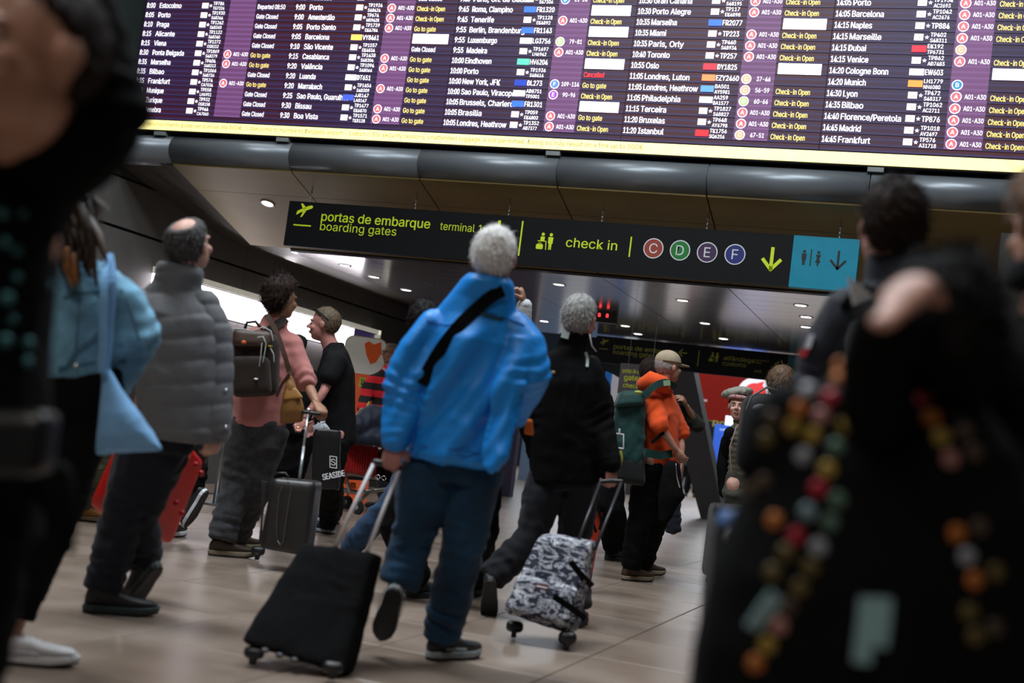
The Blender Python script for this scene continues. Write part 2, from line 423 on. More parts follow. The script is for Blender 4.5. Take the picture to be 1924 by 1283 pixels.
# recessed downlights
LAMP = mat('lamp_disc', (1, 1, 1), .5, emit=14., ec=(1., .96, .98))
TRIMM = mat('lamp_trim', (.5, .5, .5), .4)
lg = G(); circle(lg, V([0, 0, -.004]), XX, -YY, .062, 20); lv, lf, _ = lg.arrays(); disc_me = newmesh('diffuser', lv, lf, LAMP)
lg = G()
a_ = np.linspace(0, 2*PI, 24, endpoint=False)
lg.loft([V([(math.cos(t)*r, math.sin(t)*r, z) for t in a_]) for r, z in ((.085, .004), (.085, -.006), (.064, -.006), (.06, .02))], cap=False)
lv, lf, _ = lg.arrays(); ring_me = fixn(newmesh('trim_ring', lv, lf, TRIMM, None, True))
dl = [(-7.35, 12.32, 1, 'on the olive soffit left of the long sign'), (-4.46, 13.2, 1, 'below the long sign on the soffit edge beside the white haired head'), (-1.64, 13.2, 1, 'under the blue toilet panel of the long sign'),
 (-7.26, 14.2, 0, 'nearest of the left row of three'), (-7.27, 15.1, 0, 'middle of the left row of three'), (-7.3, 16.24, 0, 'farthest of the left row of three'),
 (-4.48, 14.27, 0, 'above the grey haired man in black'), (-4.89, 16.55, 0, 'just over the grey haired head in black'), (-5.32, 17.77, 0, 'left of the red number display'), (-6.03, 18.69, 0, 'beside the raised grey sleeve'),
 (-3.09, 14.74, 0, 'nearest over the cap wearer'), (-3.21, 16.93, 0, 'second over the cap wearer'), (-3.25, 18.73, 0, 'farthest over the customs sign'),
 (-4.63, 18.25, 0, 'right of the red number display'), (-4.67, 19.26, 0, 'over the boarding gates half of the far sign'),
 (-1.67, 14.27, 0, 'first behind the blue toilet panel'), (-1.71, 15.26, 0, 'second behind the blue toilet panel'), (-1.81, 16.29, 0, 'third behind the blue toilet panel')]
for x, y, s_, wh in dl:
    z = soz(y)-.002 if s_ else 2.849
    t = empty('ceiling_downlight', (x, y, z), 'round white downlight '+wh, 'ceiling light', 'downlights in the low ceiling')
    if s_: t.rotation_euler = (-math.atan(.30), 0, 0)
    link('diffuser', disc_me, t); link('trim_ring', ring_me, t)
    if wh.startswith(('on', 'nearest', 'middle', 'far', 'above', 'second', 'first')):
        l = bpy.data.lights.new('downlight_glow', 'SPOT'); l.energy = 28; l.spot_size = R(120); l.spot_blend = .6; l.shadow_soft_size = .06; l.color = (1, .92, .78)
        lo = bpy.data.objects.new('downlight_glow', l); COL.objects.link(lo); lo.location = (x, y, z-.03)

# ================================================================== departure board
BY = 11.5
PURP = bpy.data.materials.new('led_screen'); PURP.use_nodes = True
def _led(M, c1, c2, c3, strength):
    nt = M.node_tree; L = nt.links.new; b = nt.nodes['Principled BSDF']; b.inputs['Base Color'].default_value = (.01, .01, .01, 1); b.inputs['Roughness'].default_value = .5
    g = nt.nodes.new('ShaderNodeNewGeometry'); sp = nt.nodes.new('ShaderNodeSeparateXYZ'); L(g.outputs['Position'], sp.inputs[0])
    def wave(period, ph=0.):
        a = nt.nodes.new('ShaderNodeMath'); a.operation = 'MULTIPLY_ADD'; a.inputs[1].default_value = 2*PI/period; a.inputs[2].default_value = ph; L(sp.outputs[2], a.inputs[0])
        s = nt.nodes.new('ShaderNodeMath'); s.operation = 'SINE'; L(a.outputs[0], s.inputs[0]); return s
    s1 = wave(.0527, 0.4)
    n = nt.nodes.new('ShaderNodeTexNoise'); n.inputs['Scale'].default_value = .55; n.inputs['Detail'].default_value = 1; L(g.outputs['Position'], n.inputs['Vector'])
    r = nt.nodes.new('ShaderNodeMapRange'); r.inputs[1].default_value = .4; r.inputs[2].default_value = .62; L(n.outputs[0], r.inputs[0])
    mx = nt.nodes.new('ShaderNodeMix'); mx.data_type = 'RGBA'; mx.inputs[6].default_value = (*c1, 1); mx.inputs[7].default_value = (*c2, 1); L(r.outputs[0], mx.inputs[0])
    r2 = nt.nodes.new('ShaderNodeMapRange'); r2.inputs[1].default_value = .0; r2.inputs[2].default_value = .7; L(s1.outputs[0], r2.inputs[0])
    mx2 = nt.nodes.new('ShaderNodeMix'); mx2.data_type = 'RGBA'; mx2.inputs[7].default_value = (*c3, 1); L(r2.outputs[0], mx2.inputs[0]); L(mx.outputs[2], mx2.inputs[6])
    L(mx2.outputs[2], b.inputs['Emission Color']); b.inputs['Emission Strength'].default_value = strength
_led(PURP, (.060, .002, .008), (.030, .010, .05), (.040, .022, .095), 1.)
BAND = bpy.data.materials.new('led_gate_band'); BAND.use_nodes = True; _led(BAND, (.16, .06, .17), (.2, .07, .22), (.24, .1, .28), 1.)
WTXT = mat('led_white', (1, 1, 1), .5, emit=1., ec=(.95, .9, 1.)); YTXT = mat('led_yellow', (1, .8, .2), .5, emit=1., ec=(.85, .62, .2))
RTXT = mat('led_red', (1, .05, .05), .5, emit=1., ec=(.85, .02, .03)); STRIP = mat('led_strip_yellow', (1, .95, .5), .5, emit=1.05, ec=(1., .84, .27))
STRTX = mat('led_strip_text', (.4, .3, .05), .5, emit=.5, ec=(.34, .24, .03)); SEAM = mat('board_seam', (.004, .003, .006), .8)
GREYTX = mat('led_grey', (.6, .6, .6), .5, emit=.7, ec=(.75, .75, .78))
def em(n, c, e=1.): return mat(n, c, .5, emit=e, ec=c)
board = empty('departure_board', (-3.9, BY, 3.7), 'huge purple LED departure board with a bright yellow ticker strip above the sign', 'departure board')
part('housing', G().bb((-8.74, BY+.005, 3.77), (.58, BY+.27, 6.6)), SEAM, board)
part('ticker_strip', G().bb((-8.72, BY-.004, 3.782), (.505, BY+.01, 3.888)), STRIP, board)
for z in (3.81, 3.833, 3.86):
    pass
g = G(); text(g, "m. O incumprimento pode ser punível até 500€  // Welcome to Humberto Delgado airport - Lisbon // For security reasons, unattended luggage is not permitted. Doing so may result on a fine up to 500€",
              V([-8.62, BY-.006, 3.822]), XX, ZZ, .042, width=5.66)
part('ticker_text', g, STRTX, board, fix=False, kind='stuff')
PX = [-8.72, -6.875, -5.03, -3.186, -1.341]; PW = 1.8445; RP = .1056; ZB = 4.003
D5 = [  # rows from the bottom up: time, place, flights, gate, status
 [("8:50", "Genebra", "TP944/CA7060", "", "Gate Closed"), ("8:45", "Zurique", "TP932/OS8158", "", "Gate Closed"), ("8:40", "Munique", "TP558/LH6951", "", "Gate Closed"), ("8:35", "Frankfurt", "TP574/CA7034", "A", "Go to gate"),
  ("8:35", "Bilbao", "TP1066/S48736", "", "Gate Closed"), ("8:35", "Marselha", "TP404/S48313", "A", "Go to gate"), ("8:30", "Ponta Delgada", "TP1869/S48279", "A", "Go to gate"), ("8:15", "Viena", "TP1272/OS8152", "", "Gate Closed"),
  ("8:15", "Alicante", "TP1122/S48240", "", "Gate Closed"), ("8:10", "Praga", "TP1242/S48260", "", "Gate Closed"), ("8:05", "Porto", "TP1930/S48244", "", "Gate Closed"), ("8:00", "Estocolmo", "TP786/TG7326", "", "Departed 08:50")],
 [("9:30", "Boa Vista", "TP1571/TK8128", "A", "Go to gate"), ("9:30", "Bissau", "TP1477/EK6870", "A", "Go to gate"), ("9:25", "Sao Paulo, Guarulhos", "JJ8147/LA8147", "", "Go to gate"), ("9:20", "Marrakech", "TP1456/S48309", "A", "Go to gate"),
  ("9:20", "Luanda", "*DT651", "", "Go to gate"), ("9:20", "Valência", "TP1094/S48066", "A", "Go to gate"), ("9:15", "Casablanca", "TP1438/S48304", "A", "Go to gate"), ("9:10", "São Vicente", "TP1557/EK4834", "", "Gate Closed"),
  ("9:05", "Barcelona", "*VY8461", "", "#"), ("9:05", "Porto Santo", "TP1739/EK4784", "A", "Go to gate"), ("9:00", "Amesterdão", "TP674/MS9428", "A", "Check-in Open"), ("9:00", "Porto", "TP1924/S48424", "A", "Check-in Open"), ("9:00", "Toulouse", "TP472", "", "Gate Closed")],
 [("10:05", "Londres, Heathrow", "TP1352/AD7377", "A", "Check-in Open"), ("10:05", "Brasilia", "TP059/EK4802", "A", "Go to gate"), ("10:05", "Brussels, Charleroi", "*FR1301", "", "#"), ("10:00", "Sao Paulo, Viracopos", "AD8751/TP5001", "E90-96", "Check-in Open"),
  ("10:00", "New York, JFK", "*DL273", "F109-114", "Go to gate"), ("10:00", "Porto", "TP1936/S48414", "", "!Cancelled"), ("10:00", "Eindhoven", "*HV6204", "", "#"), ("9:55", "Madeira", "TP1697/LH6942", "A", "Check-in Open"),
  ("9:55", "Luxemburgo", "*LG3756", "D79-81", "Check-in Open"), ("9:55", "Berlin, Brandenburg", "*FR1143", "", "#"), ("9:45", "Tenerife", "TP1128/EK4892", "A", "Check-in Open"), ("9:45", "Roma, Ciampino", "*FR1320", "", "#"), ("9:40", "Paris, Ch. de Gaulle", "TP436/S47306", "B21-24", "Check-in Open")],
 [("11:20", "Istanbul", "TK1756/SQ6256", "C47-51", "Check-in Open"), ("11:20", "Bruxelas", "TP648/AY6798", "A", "Check-in Open"), ("11:15", "Terceira", "TP1827/S48827", "A", "Check-in Open"), ("11:05", "Philadelphia", "AA259/BA1577", "D60-66", "Check-in Open"),
  ("11:05", "Londres, Heathrow", "BA501/AY5981", "C56-59", "Check-in Open"), ("11:05", "Londres, Luton", "*EZY2460", "C37-46", ""), ("10:55", "Oslo", "*DY1825", "", "#"), ("10:40", "Toronto", "*TP257", "A", "Check-in Open"),
  ("10:35", "Paris, Orly", "TP440/S48934", "A", "Check-in Open"), ("10:35", "Miami", "*TP223", "A", "Check-in Open"), ("10:35", "Marselha", "*FR2077", "", "#"), ("10:30", "Porto Alegre", "TP117/EK4898", "A", "Check-in Open"), ("10:30", "Gran Canaria", "TP1116/S48195", "A", "Check-in Open")],
 [("14:45", "Frankfurt", "TP576/A31718", "A", "Check-in Open"), ("14:45", "Madrid", "TP1018/AV2497", "A", "Check-in Open"), ("14:40", "Florence/Peretola", "*TP876", "A", "Check-in Open"), ("14:35", "Bilbao", "TP1062/AC2711", "A", "Check-in Open"),
  ("14:30", "Lyon", "TP472/S48317", "A", "Check-in Open"), ("14:20", "Munich", "LH1779/NH6080", "B", ""), ("14:20", "Cologne Bonn", "*EW603", "", "#"), ("14:15", "Venice", "TP862/AD7483", "A", "Check-in Open"),
  ("14:15", "Dubai", "EK192/TP6731", "C", ""), ("14:15", "Marseille", "TP402/S48311", "A", "Check-in Open"), ("14:15", "Naples", "*TP884", "A", "Check-in Open"), ("14:05", "Barcelona", "TP1042/AC2676", "A", "Check-in Open"), ("14:05", "Porto", "TP1954/AC2693", "A", "Check-in Open")]]
BG = {'A': (.75, .12, .14), 'B': (.03, .2, .42), 'C': (.72, .36, .2), 'D': (.35, .68, .18), 'E': (.28, .06, .45), 'F': (.08, .2, .65)}
badge = {}
for k, c in BG.items():
    g = G(); circle(g, V([0, 0, 0.]), XX, ZZ, .047, 24, 0); circle(g, V([0, -.001, 0]), XX, ZZ, .038, 24, 1)
    text(g, k, V([0, -.002, -.019]), XX, ZZ, .038, bold=.02, align='c', mi=0)
    v, f, mi = g.arrays(); badge[k] = newmesh('gate_badge', v, f, [WTXT, em('badge_'+k.lower(), c)], mi)
def tilem(w_, c, nm):
    g = G(); g.bb((0, -.002, -.03), (w_, .002, .03)); v, f, mi = g.arrays(); return newmesh('airline_tile', v, f, em(nm, c))
WT = tilem(.078, (.9, .88, .85), 'tile_white')
LOGO = {'JJ': (.05, .1, .6), 'DT': (.9, .85, .85), 'VY': (1., .55, .12), 'FR': (.04, .15, .65), 'AD': (.9, .9, .92), 'DL': (.02, .05, .4), 'HV': (.1, .75, .4), 'LG': (.95, .95, .97), 'TK': (.8, .02, .03), 'AA': (.9, .92, .95),
        'BA': (.1, .3, .7), 'EZ': (1., .25, .08), 'DY': (.85, .03, .05), 'LH': (1., .3, .05), 'EW': (.9, .9, .92), 'EK': (.85, .02, .04)}
LT = {k: tilem(.125, c, 'tile_'+k.lower()) for k, c in LOGO.items()}
TPG = mat('tile_tp_print', (.8, .2, .1), .5, emit=.8, ec=(.75, .3, .2))
for pi, x0 in enumerate(PX):
    # one LED panel per column, its rows as thin proud strips
    p = part('screen_panel', G().bb((x0+.003, BY-.002, 3.9), (x0+PW-.003, BY+.05, 6.55)), PURP, board)
    gb = part('gate_column', G().bb((x0+1.062, BY-.006, 3.955), (x0+1.378, BY-.0025, 5.5)), BAND, p)
    gw, gy, gr, gl, gg, gt, gs = G(), G(), G(), G(), G(), G(), G()
    for k, row in enumerate(D5[pi]):
        z = ZB+RP*k; y = BY-.0085; base = z-.032
        text(gw, row[0], V([x0+.018, y, base]), XX, ZZ, .056, bold=.022, width=.105 if len(row[0]) == 4 else .124)
        text(gw, row[1], V([x0+(.162 if pi != 1 else .18)+.02*(pi == 0), y, base]), XX, ZZ, .056, bold=.022, width=min(.0305*len(row[1]), .6))
        fls = row[2]
        single = fls.startswith('*'); fls = fls.strip('*'); pre = fls[:2]
        if pre in LT: 
            link('airline_tile', LT[pre], p, V([x0+.708, y, z])-wl(p)); tx = x0+.842
            g2 = G()
        else:
            link('airline_tile', WT, p, V([x0+.718, y, z])-wl(p)); tx = x0+.856
            text(gt, 'TP', V([x0+.757, y-.003, z-.014]), XX, ZZ, .026, align='c')
            c_ = V([x0+.826, y, z])
            for q in range(5):
                a1 = 2*PI*q/5+PI/2; a2 = a1+2*PI*2/5
                stroke(gw, [(.017*math.cos(a1), .017*math.sin(a1)), (.017*math.cos(a2), .017*math.sin(a2))], .003, c_, XX, ZZ)
        if single: text(gw, fls, V([tx, y, z-.025]), XX, ZZ, .05, bold=.022, width=.03*len(fls))
        else:
            q = fls.split('/')
            text(gw, q[0], V([tx, y, z+.007]), XX, ZZ, .037, bold=.02, width=.026*len(q[0]))
            if len(q) > 1: text(gw, q[1], V([tx, y, z-.044]), XX, ZZ, .034, bold=.02, width=.0235*len(q[1]))
        gt_ = row[3]
        if gt_:
            link('gate_badge', badge[gt_[0]], p, V([x0+1.122, y-.001, z-.002])-wl(p))
            rng = 'A01-A30' if gt_ == 'A' else gt_[1:]
            if rng: text(gw, rng, V([x0+1.28, y, z-.02]), XX, ZZ, .042, bold=.015, align='c', width=.025*len(rng))
        st = row[4]
        if st == '#':
            part('terminal_label', G().bb((x0+1.40, y-.001, z-.052), (x0+1.79, y+.005, z+.05)), WTXT, p)
            text(gg, 'Terminal 2', V([x0+1.42, y-.003, z-.022]), XX, ZZ, .046, width=.25)
        elif st.startswith('!'): text(gr, st[1:], V([x0+1.405, y, z-.03]), XX, ZZ, .05, bold=.02, width=.2)
        elif st.startswith(('G', 'C', 'D')):
            yl = st[0] == 'C' or st.startswith('Go')
            text(gy if yl else gw, st, V([x0+1.405, y, z-.03]), XX, ZZ, .05, bold=.015, width=.0235*len(st))
        gs.bb((x0+.003, BY-.0045, z-RP/2-.0035), (x0+1.8415, BY-.003, z-RP/2+.0015))
    part('flight_text', gw, WTXT, p, fix=False, kind='stuff'); part('status_text', gy, YTXT, p, fix=False, kind='stuff')
    if gr.n: part('cancelled_text', gr, RTXT, p, fix=False)
    if gg.n: part('terminal_text', gg, GREYTX, p, fix=False, kind='stuff')
    if gt.n: part('airline_text', gt, TPG, p, fix=False, kind='stuff')
    part('row_gap', gs, SEAM, p, kind='stuff')
for i, (x, wh) in enumerate(((-8.3, 'leftmost, near the black sleeve'), (-6.8, 'second from the left'), (-3.84, 'above the long sign, middle of the board'), (-.83, 'rightmost, above the dark haired man in navy'))):
    o = part('board_bracket', G().bb((x-.07, BY+.0, 3.725), (x+.07, BY+.12, 3.765)).bb((x-.02, BY+.1, 3.73), (x+.02, BY+.3, 3.76)), mat('grey_bracket', (.2, .22, .22), .5), None)
    setp(o, 'small grey bracket under the departure board, '+wh, 'bracket', 'board brackets')

# ================================================================== hanging signs
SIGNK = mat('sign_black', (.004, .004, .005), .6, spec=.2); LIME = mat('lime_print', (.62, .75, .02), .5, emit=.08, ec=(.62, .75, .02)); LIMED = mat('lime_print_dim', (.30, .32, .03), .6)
TEAL = mat('sign_teal', (.008, .22, .33), .5, spec=.3, emit=.05, ec=(.02, .3, .42)); INK = mat('ink_black', (.01, .01, .012), .5); PW_ = mat('print_white', (.75, .75, .76), .5)
SY = 11.78
s1 = empty('hanging_sign', (-3.9, 11.8, 2.68), 'long black hanging sign with lime boarding gates, check in and a blue toilet panel', 'sign')
part('sign_board', G().bb((-6.78, 11.8, 2.685), (-1.512, 11.9, 3.163)), SIGNK, s1)
part('toilet_panel', G().bb((-1.510, 11.795, 2.683), (-.92, 11.9, 3.163)), TEAL, s1)
y = 11.797; O = V([0, y, 0])
for s_, x_, z_, h_, w_, b_ in (('portas de embarque', -6.377, 2.975, .094, 1.235, .012), ('boarding gates', -6.377, 2.875, .086, .875, 0), ('terminal 1', -5.03, 2.972, .078, .46, 0), ('check in', -3.685, 2.895, .092, .515, .006)):
    g = G(); text(g, s_, V([x_, y, z_]), XX, ZZ, h_, width=w_, bold=b_); part('lime_lettering', g, LIME, s1, fix=False)
def plane_icon(g, x, z, s):   # departing aeroplane over a line
    P = lambda *q: [(x+a*s, z+b*s) for a, b in q]
    stroke(g, P((0, -.55), (1, -.55)), .07*s, O, XX, ZZ)
    g.prism(P((.05, .0), (.14, .02), (.28, .12), (.95, .38), (1., .48), (.92, .54), (.72, .5), (.1, .2)), O, XX, ZZ, YY, -.002)
    g.prism(P((.42, .3), (.62, .38), (.36, .62), (.26, .6)), O, XX, ZZ, YY, -.002)
    g.prism(P((.45, .2), (.65, .28), (.42, -.1), (.32, -.12)), O, XX, ZZ, YY, -.002)
def man_icon(g, x, z, s, woman=False):
    circle(g, V([x, y, z+.88*s]), XX, ZZ, .1*s, 14)
    if woman: g.prism([(x-.16*s, z+.72*s), (x+.16*s, z+.72*s), (x+.07*s, z+.48*s), (x+.16*s, z+.22*s), (x+.05*s, z+.22*s), (x+.05*s, z), (x-.05*s, z), (x-.05*s, z+.22*s), (x-.16*s, z+.22*s), (x-.07*s, z+.48*s)], O, XX, ZZ, YY, -.002)
    else: g.prism([(x-.15*s, z+.74*s), (x+.15*s, z+.74*s), (x+.14*s, z+.36*s), (x+.09*s, z+.36*s), (x+.08*s, z), (x+.015*s, z), (x, z+.3*s), (x-.015*s, z), (x-.08*s, z), (x-.09*s, z+.36*s), (x-.14*s, z+.36*s)], O, XX, ZZ, YY, -.002)
def arrow(g, x, z, L, d=(0, -1), wd=.03):
    d = V(d, float); n = V([-d[1], d[0]]); c = V([x, z]); tip = c+d*L/2
    stroke(g, [c-d*L/2, tip], wd, O, XX, ZZ)
    stroke(g, [tip, tip-d*L*.46+n*L*.4], wd, O, XX, ZZ); stroke(g, [tip, tip-d*L*.46-n*L*.4], wd, O, XX, ZZ)
def checkin_icon(g, x, z, s):
    man_icon(g, x+.82*s, z, s)
    circle(g, V([x+.33*s, y, z+.88*s]), XX, ZZ, .1*s, 14)
    g.prism([(x+.2*s, z+.74*s), (x+.46*s, z+.74*s), (x+.44*s, z+.46*s), (x+.2*s, z+.46*s)], O, XX, ZZ, YY, -.002)
    stroke(g, [(x+.05*s, z+.48*s), (x+.55*s, z+.48*s), (x+.58*s, z)], .05*s, O, XX, ZZ)
    g.prism([(x-.02*s, z+.04*s), (x+.02*s, z), (x+.36*s, z), (x+.4*s, z+.04*s), (x+.4*s, z+.24*s), (x+.34*s, z+.3*s), (x+.04*s, z+.3*s), (x-.02*s, z+.24*s)], O, XX, ZZ, YY, -.002)
    stroke(g, [(x+.12*s, z+.3*s), (x+.12*s, z+.37*s), (x+.26*s, z+.37*s), (x+.26*s, z+.3*s)], .03*s, O, XX, ZZ)
g = G(); plane_icon(g, -6.69, 3.02, .2); part('aeroplane_symbol', g, LIME, s1)
g = G(); arrow(g, -4.40, 3.0, .2); part('down_arrow', g, LIME, s1)
g = G(); arrow(g, -1.69, 2.927, .2, wd=.032); part('down_arrow', g, LIME, s1)
g = G(); stroke(g, [(-4.157, 3.114), (-4.157, 2.775)], .016, O, XX, ZZ); part('divider', g, LIME, s1)
g = G(); stroke(g, [(-3.04, 3.036), (-3.04, 2.847)], .014, O, XX, ZZ); part('divider', g, LIME, s1)
g = G(); checkin_icon(g, -3.985, 2.852, .17); part('check_in_symbol', g, LIME, s1)
for ch, x, c in (('C', -2.813, (.26, .035, .02)), ('D', -2.555, (.004, .15, .02)), ('E', -2.295, (.04, .012, .055)), ('F', -2.033, (.008, .015, .14))):
    g = G(); cc = V([x, y, 2.943]); circle(g, cc, XX, ZZ, .098, 32, 0); circle(g, cc-V([0, .0012, 0]), XX, ZZ, .088, 32, 1)
    text(g, ch, V([x, y-.0024, 2.943-.047]), XX, ZZ, .094, align='c', bold=-.004, mi=0)
    part('counter_badge', g, [PW_, mat('counter_'+ch.lower(), c, .5, emit=.15, ec=c)], s1, fix=False, label='round badge with the letter '+ch)
y = 11.792; O = V([0, y, 0])
g = G(); man_icon(g, -1.40, 2.895, .14); man_icon(g, -1.272, 2.895, .14, True); stroke(g, [(-1.338, 3.04), (-1.338, 2.892)], .01, O, XX, ZZ); part('toilet_symbol', g, INK, s1)
g = G(); arrow(g, -1.093, 2.96, .16, wd=.02); part('down_arrow', g, INK, s1, label='black down arrow on blue')
# suspension rods
CAB = mat('steel_cable', (.5, .5, .52), .4, .8)
for i, x in enumerate((-6.567, -5.357, -4.338, -3.369, -2.335, -1.109)):
    g = G(); zt = soz(11.86)-.0
    g.tube([V([x, 11.86, 3.163]), V([x, 11.86, zt])], .004, 6, ends=False)
    for z in (3.18, 3.22, 3.275): g.tube([V([x, 11.86, z-.01]), V([x, 11.86, z+.012])], .011, 8, ends=False)
    part('hanging_cable', g, CAB, s1, smooth=True)
# the second sign far behind
s2 = empty('hanging_sign', (-4., 20, 2.4), 'far black hanging sign reading boarding gates and customs in dim lime', 'sign')
part('sign_board', G().bb((-5.53, 20, 2.402), (-2.44, 20.12, 2.83)), SIGNK, s2)
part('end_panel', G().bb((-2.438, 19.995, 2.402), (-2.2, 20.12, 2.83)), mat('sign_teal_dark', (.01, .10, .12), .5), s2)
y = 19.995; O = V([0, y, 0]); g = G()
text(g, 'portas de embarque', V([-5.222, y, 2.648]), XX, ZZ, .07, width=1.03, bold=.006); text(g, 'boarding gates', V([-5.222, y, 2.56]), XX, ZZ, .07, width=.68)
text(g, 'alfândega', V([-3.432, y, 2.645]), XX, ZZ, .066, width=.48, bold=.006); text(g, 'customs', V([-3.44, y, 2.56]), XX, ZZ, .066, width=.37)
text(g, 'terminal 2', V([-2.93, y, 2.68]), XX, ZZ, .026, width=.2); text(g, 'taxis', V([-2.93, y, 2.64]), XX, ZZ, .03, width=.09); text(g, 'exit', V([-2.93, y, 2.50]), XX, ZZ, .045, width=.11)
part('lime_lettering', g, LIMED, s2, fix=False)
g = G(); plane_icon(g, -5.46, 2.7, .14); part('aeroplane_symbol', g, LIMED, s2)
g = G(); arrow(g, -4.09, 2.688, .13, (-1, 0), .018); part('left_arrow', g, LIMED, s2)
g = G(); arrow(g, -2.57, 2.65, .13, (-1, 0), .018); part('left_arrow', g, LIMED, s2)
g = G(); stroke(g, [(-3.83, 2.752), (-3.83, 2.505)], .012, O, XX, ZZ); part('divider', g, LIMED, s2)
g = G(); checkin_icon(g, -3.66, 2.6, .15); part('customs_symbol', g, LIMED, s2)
for x in (-5.2, -4.0, -2.8): part('hanging_cable', G().tube([V([x, 20.06, 2.83]), V([x, 20.06, 2.86])], .006, 6, ends=False), CAB, s2)
# small sign with yellow text under it, seen end-on between heads
p0 = at(1186, 712, 17.5)
def tilted_sign():
    o = empty('hanging_sign', p0, 'small dark sign with yellow lettering behind the capped man', 'sign')
    a = R(-22); u = V([math.cos(a), math.sin(a), 0]); n_ = V([-u[1], u[0], 0])
    c = p0+V([0, 0, 0])
    part('sign_board', G().box(c+n_*.03+u*.1, (.62, .05, .42), (u, n_, ZZ)), mat('sign_charcoal', (.05, .05, .055), .5), o)
    g = G(); f0 = c-n_*0.002
    text(g, 'portas de embarque', f0+u*-.16+ZZ*.08, u, ZZ, .06, width=.5, bold=.01); text(g, 'gates 2', f0+u*-.12+ZZ*-.02, u, ZZ, .075, width=.4, bold=.02); text(g, 'check in', f0+u*-.12+ZZ*-.12, u, ZZ, .06, width=.36, bold=.02)
    part('lime_lettering', g, LIME, o, fix=False)
    part('hanging_rod', G().tube([c+n_*.03+ZZ*.2+u*-.1, V([*(c+n_*.03+u*-.1)[:2], 2.86])], .003, 6, ends=False), CAB, o)
    part('hanging_rod', G().tube([c+n_*.03+ZZ*.2+u*.3, V([*(c+n_*.03+u*.3)[:2], 2.86])], .003, 6, ends=False), CAB, o)
tilted_sign()
# red LED number display
LED = em('led_dot_red', (1., .04, .05), 2.5)
q = at(1137, 585, 17.2)
o = empty('number_display', q, 'black box display with red glowing digits above the black jacket', 'display')
part('display_box', G().bb(q+V([-.15, 0, -.15]), q+V([.16, .1, .15])), BLACKPLASTIC, o)
g = G()
for x, z in ((-.07, .085), (.04, .085), (-.09, -.06), (.02, -.06)): text(g, '8', q+V([x, -.004, z-.02]), XX, ZZ, .05, bold=.02)
part('digits', g, LED, o, fix=False)
part('hanging_rod', G().tube([q+V([0, .05, .15]), V([q[0], q[1]+.05, 2.86])], .012, 8, ends=False), CAB, o)
# grey board behind the man in navy
q = at(1833, 530, 12.6)
o = part('grey_sign_panel', G().bb(q+V([-.2, 0, -.2]), q+V([.17, .03, .17])).tube([q+V([.12, .015, .17]), V([q[0]+.12, q[1]+.015, max(2.9, soz(q[1]))+.02])], .004, 6, ends=False), mat('grey_board', (.22, .22, .24), .6)); setp(o, 'plain grey hanging panel behind the shoulder of the man in navy', 'sign')
# ================================================================== light box over the counter
LB = mat('lightbox_face', (1, 1, 1), .5, emit=5.5, ec=(1., .92, 1.)); LBF = mat('lightbox_frame', (.7, .7, .66), .5, emit=.25, ec=(1, .95, .8))
o = empty('light_box', (-8.85, 16, 2.04), 'long glowing white light box reading Balcão above the counter at left', 'light box')
part('frame', G().bb((-8.9, 12.6, 2.36), (-8.70, 18.6, 2.43)).bb((-8.9, 18.5, 1.95), (-8.70, 18.6, 2.43)), LBF, o)
part('lit_panel', G().bb((-8.9, 12.6, 2.37-.33), (-8.76, 17.75, 2.352)), LB, o)
part('end_panel', G().bb((-8.9, 17.76, 2.04), (-8.76, 18.5, 2.352)), mat('violet_panel', (.12, .08, .3), .5, emit=.12), o)
part('top_line', G().bb((-8.9, 12.6, 2.352), (-8.72, 18.5, 2.36)), GAP, o)
g = G(); text(g, 'Balcão de informações', V([-8.757, 14.36, 2.195]), YY, ZZ, .088, width=1.75); part('lettering', g, mat('grey_ink', (.1, .09, .1), .5), o, fix=False)
l = area('lightbox_glow', (-8.6, 15.2, 2.1), (5, .3), 30, (1, .95, 1), (0, R(-90), 0))
# counter below
o = empty('service_counter', (-8.4, 15.5, 0), 'long grey service counter under the light box at left', 'counter')
part('counter_front', G().bb((-8.895, 12.8, 0), (-8.1, 18.4, 1.0)), mat('counter_grey', (.1, .1, .1), .5), o)
part('counter_top', G().bb((-8.895, 12.75, 1.0), (-8.0, 18.45, 1.05)), mat('counter_top', (.25, .24, .22), .4), o)
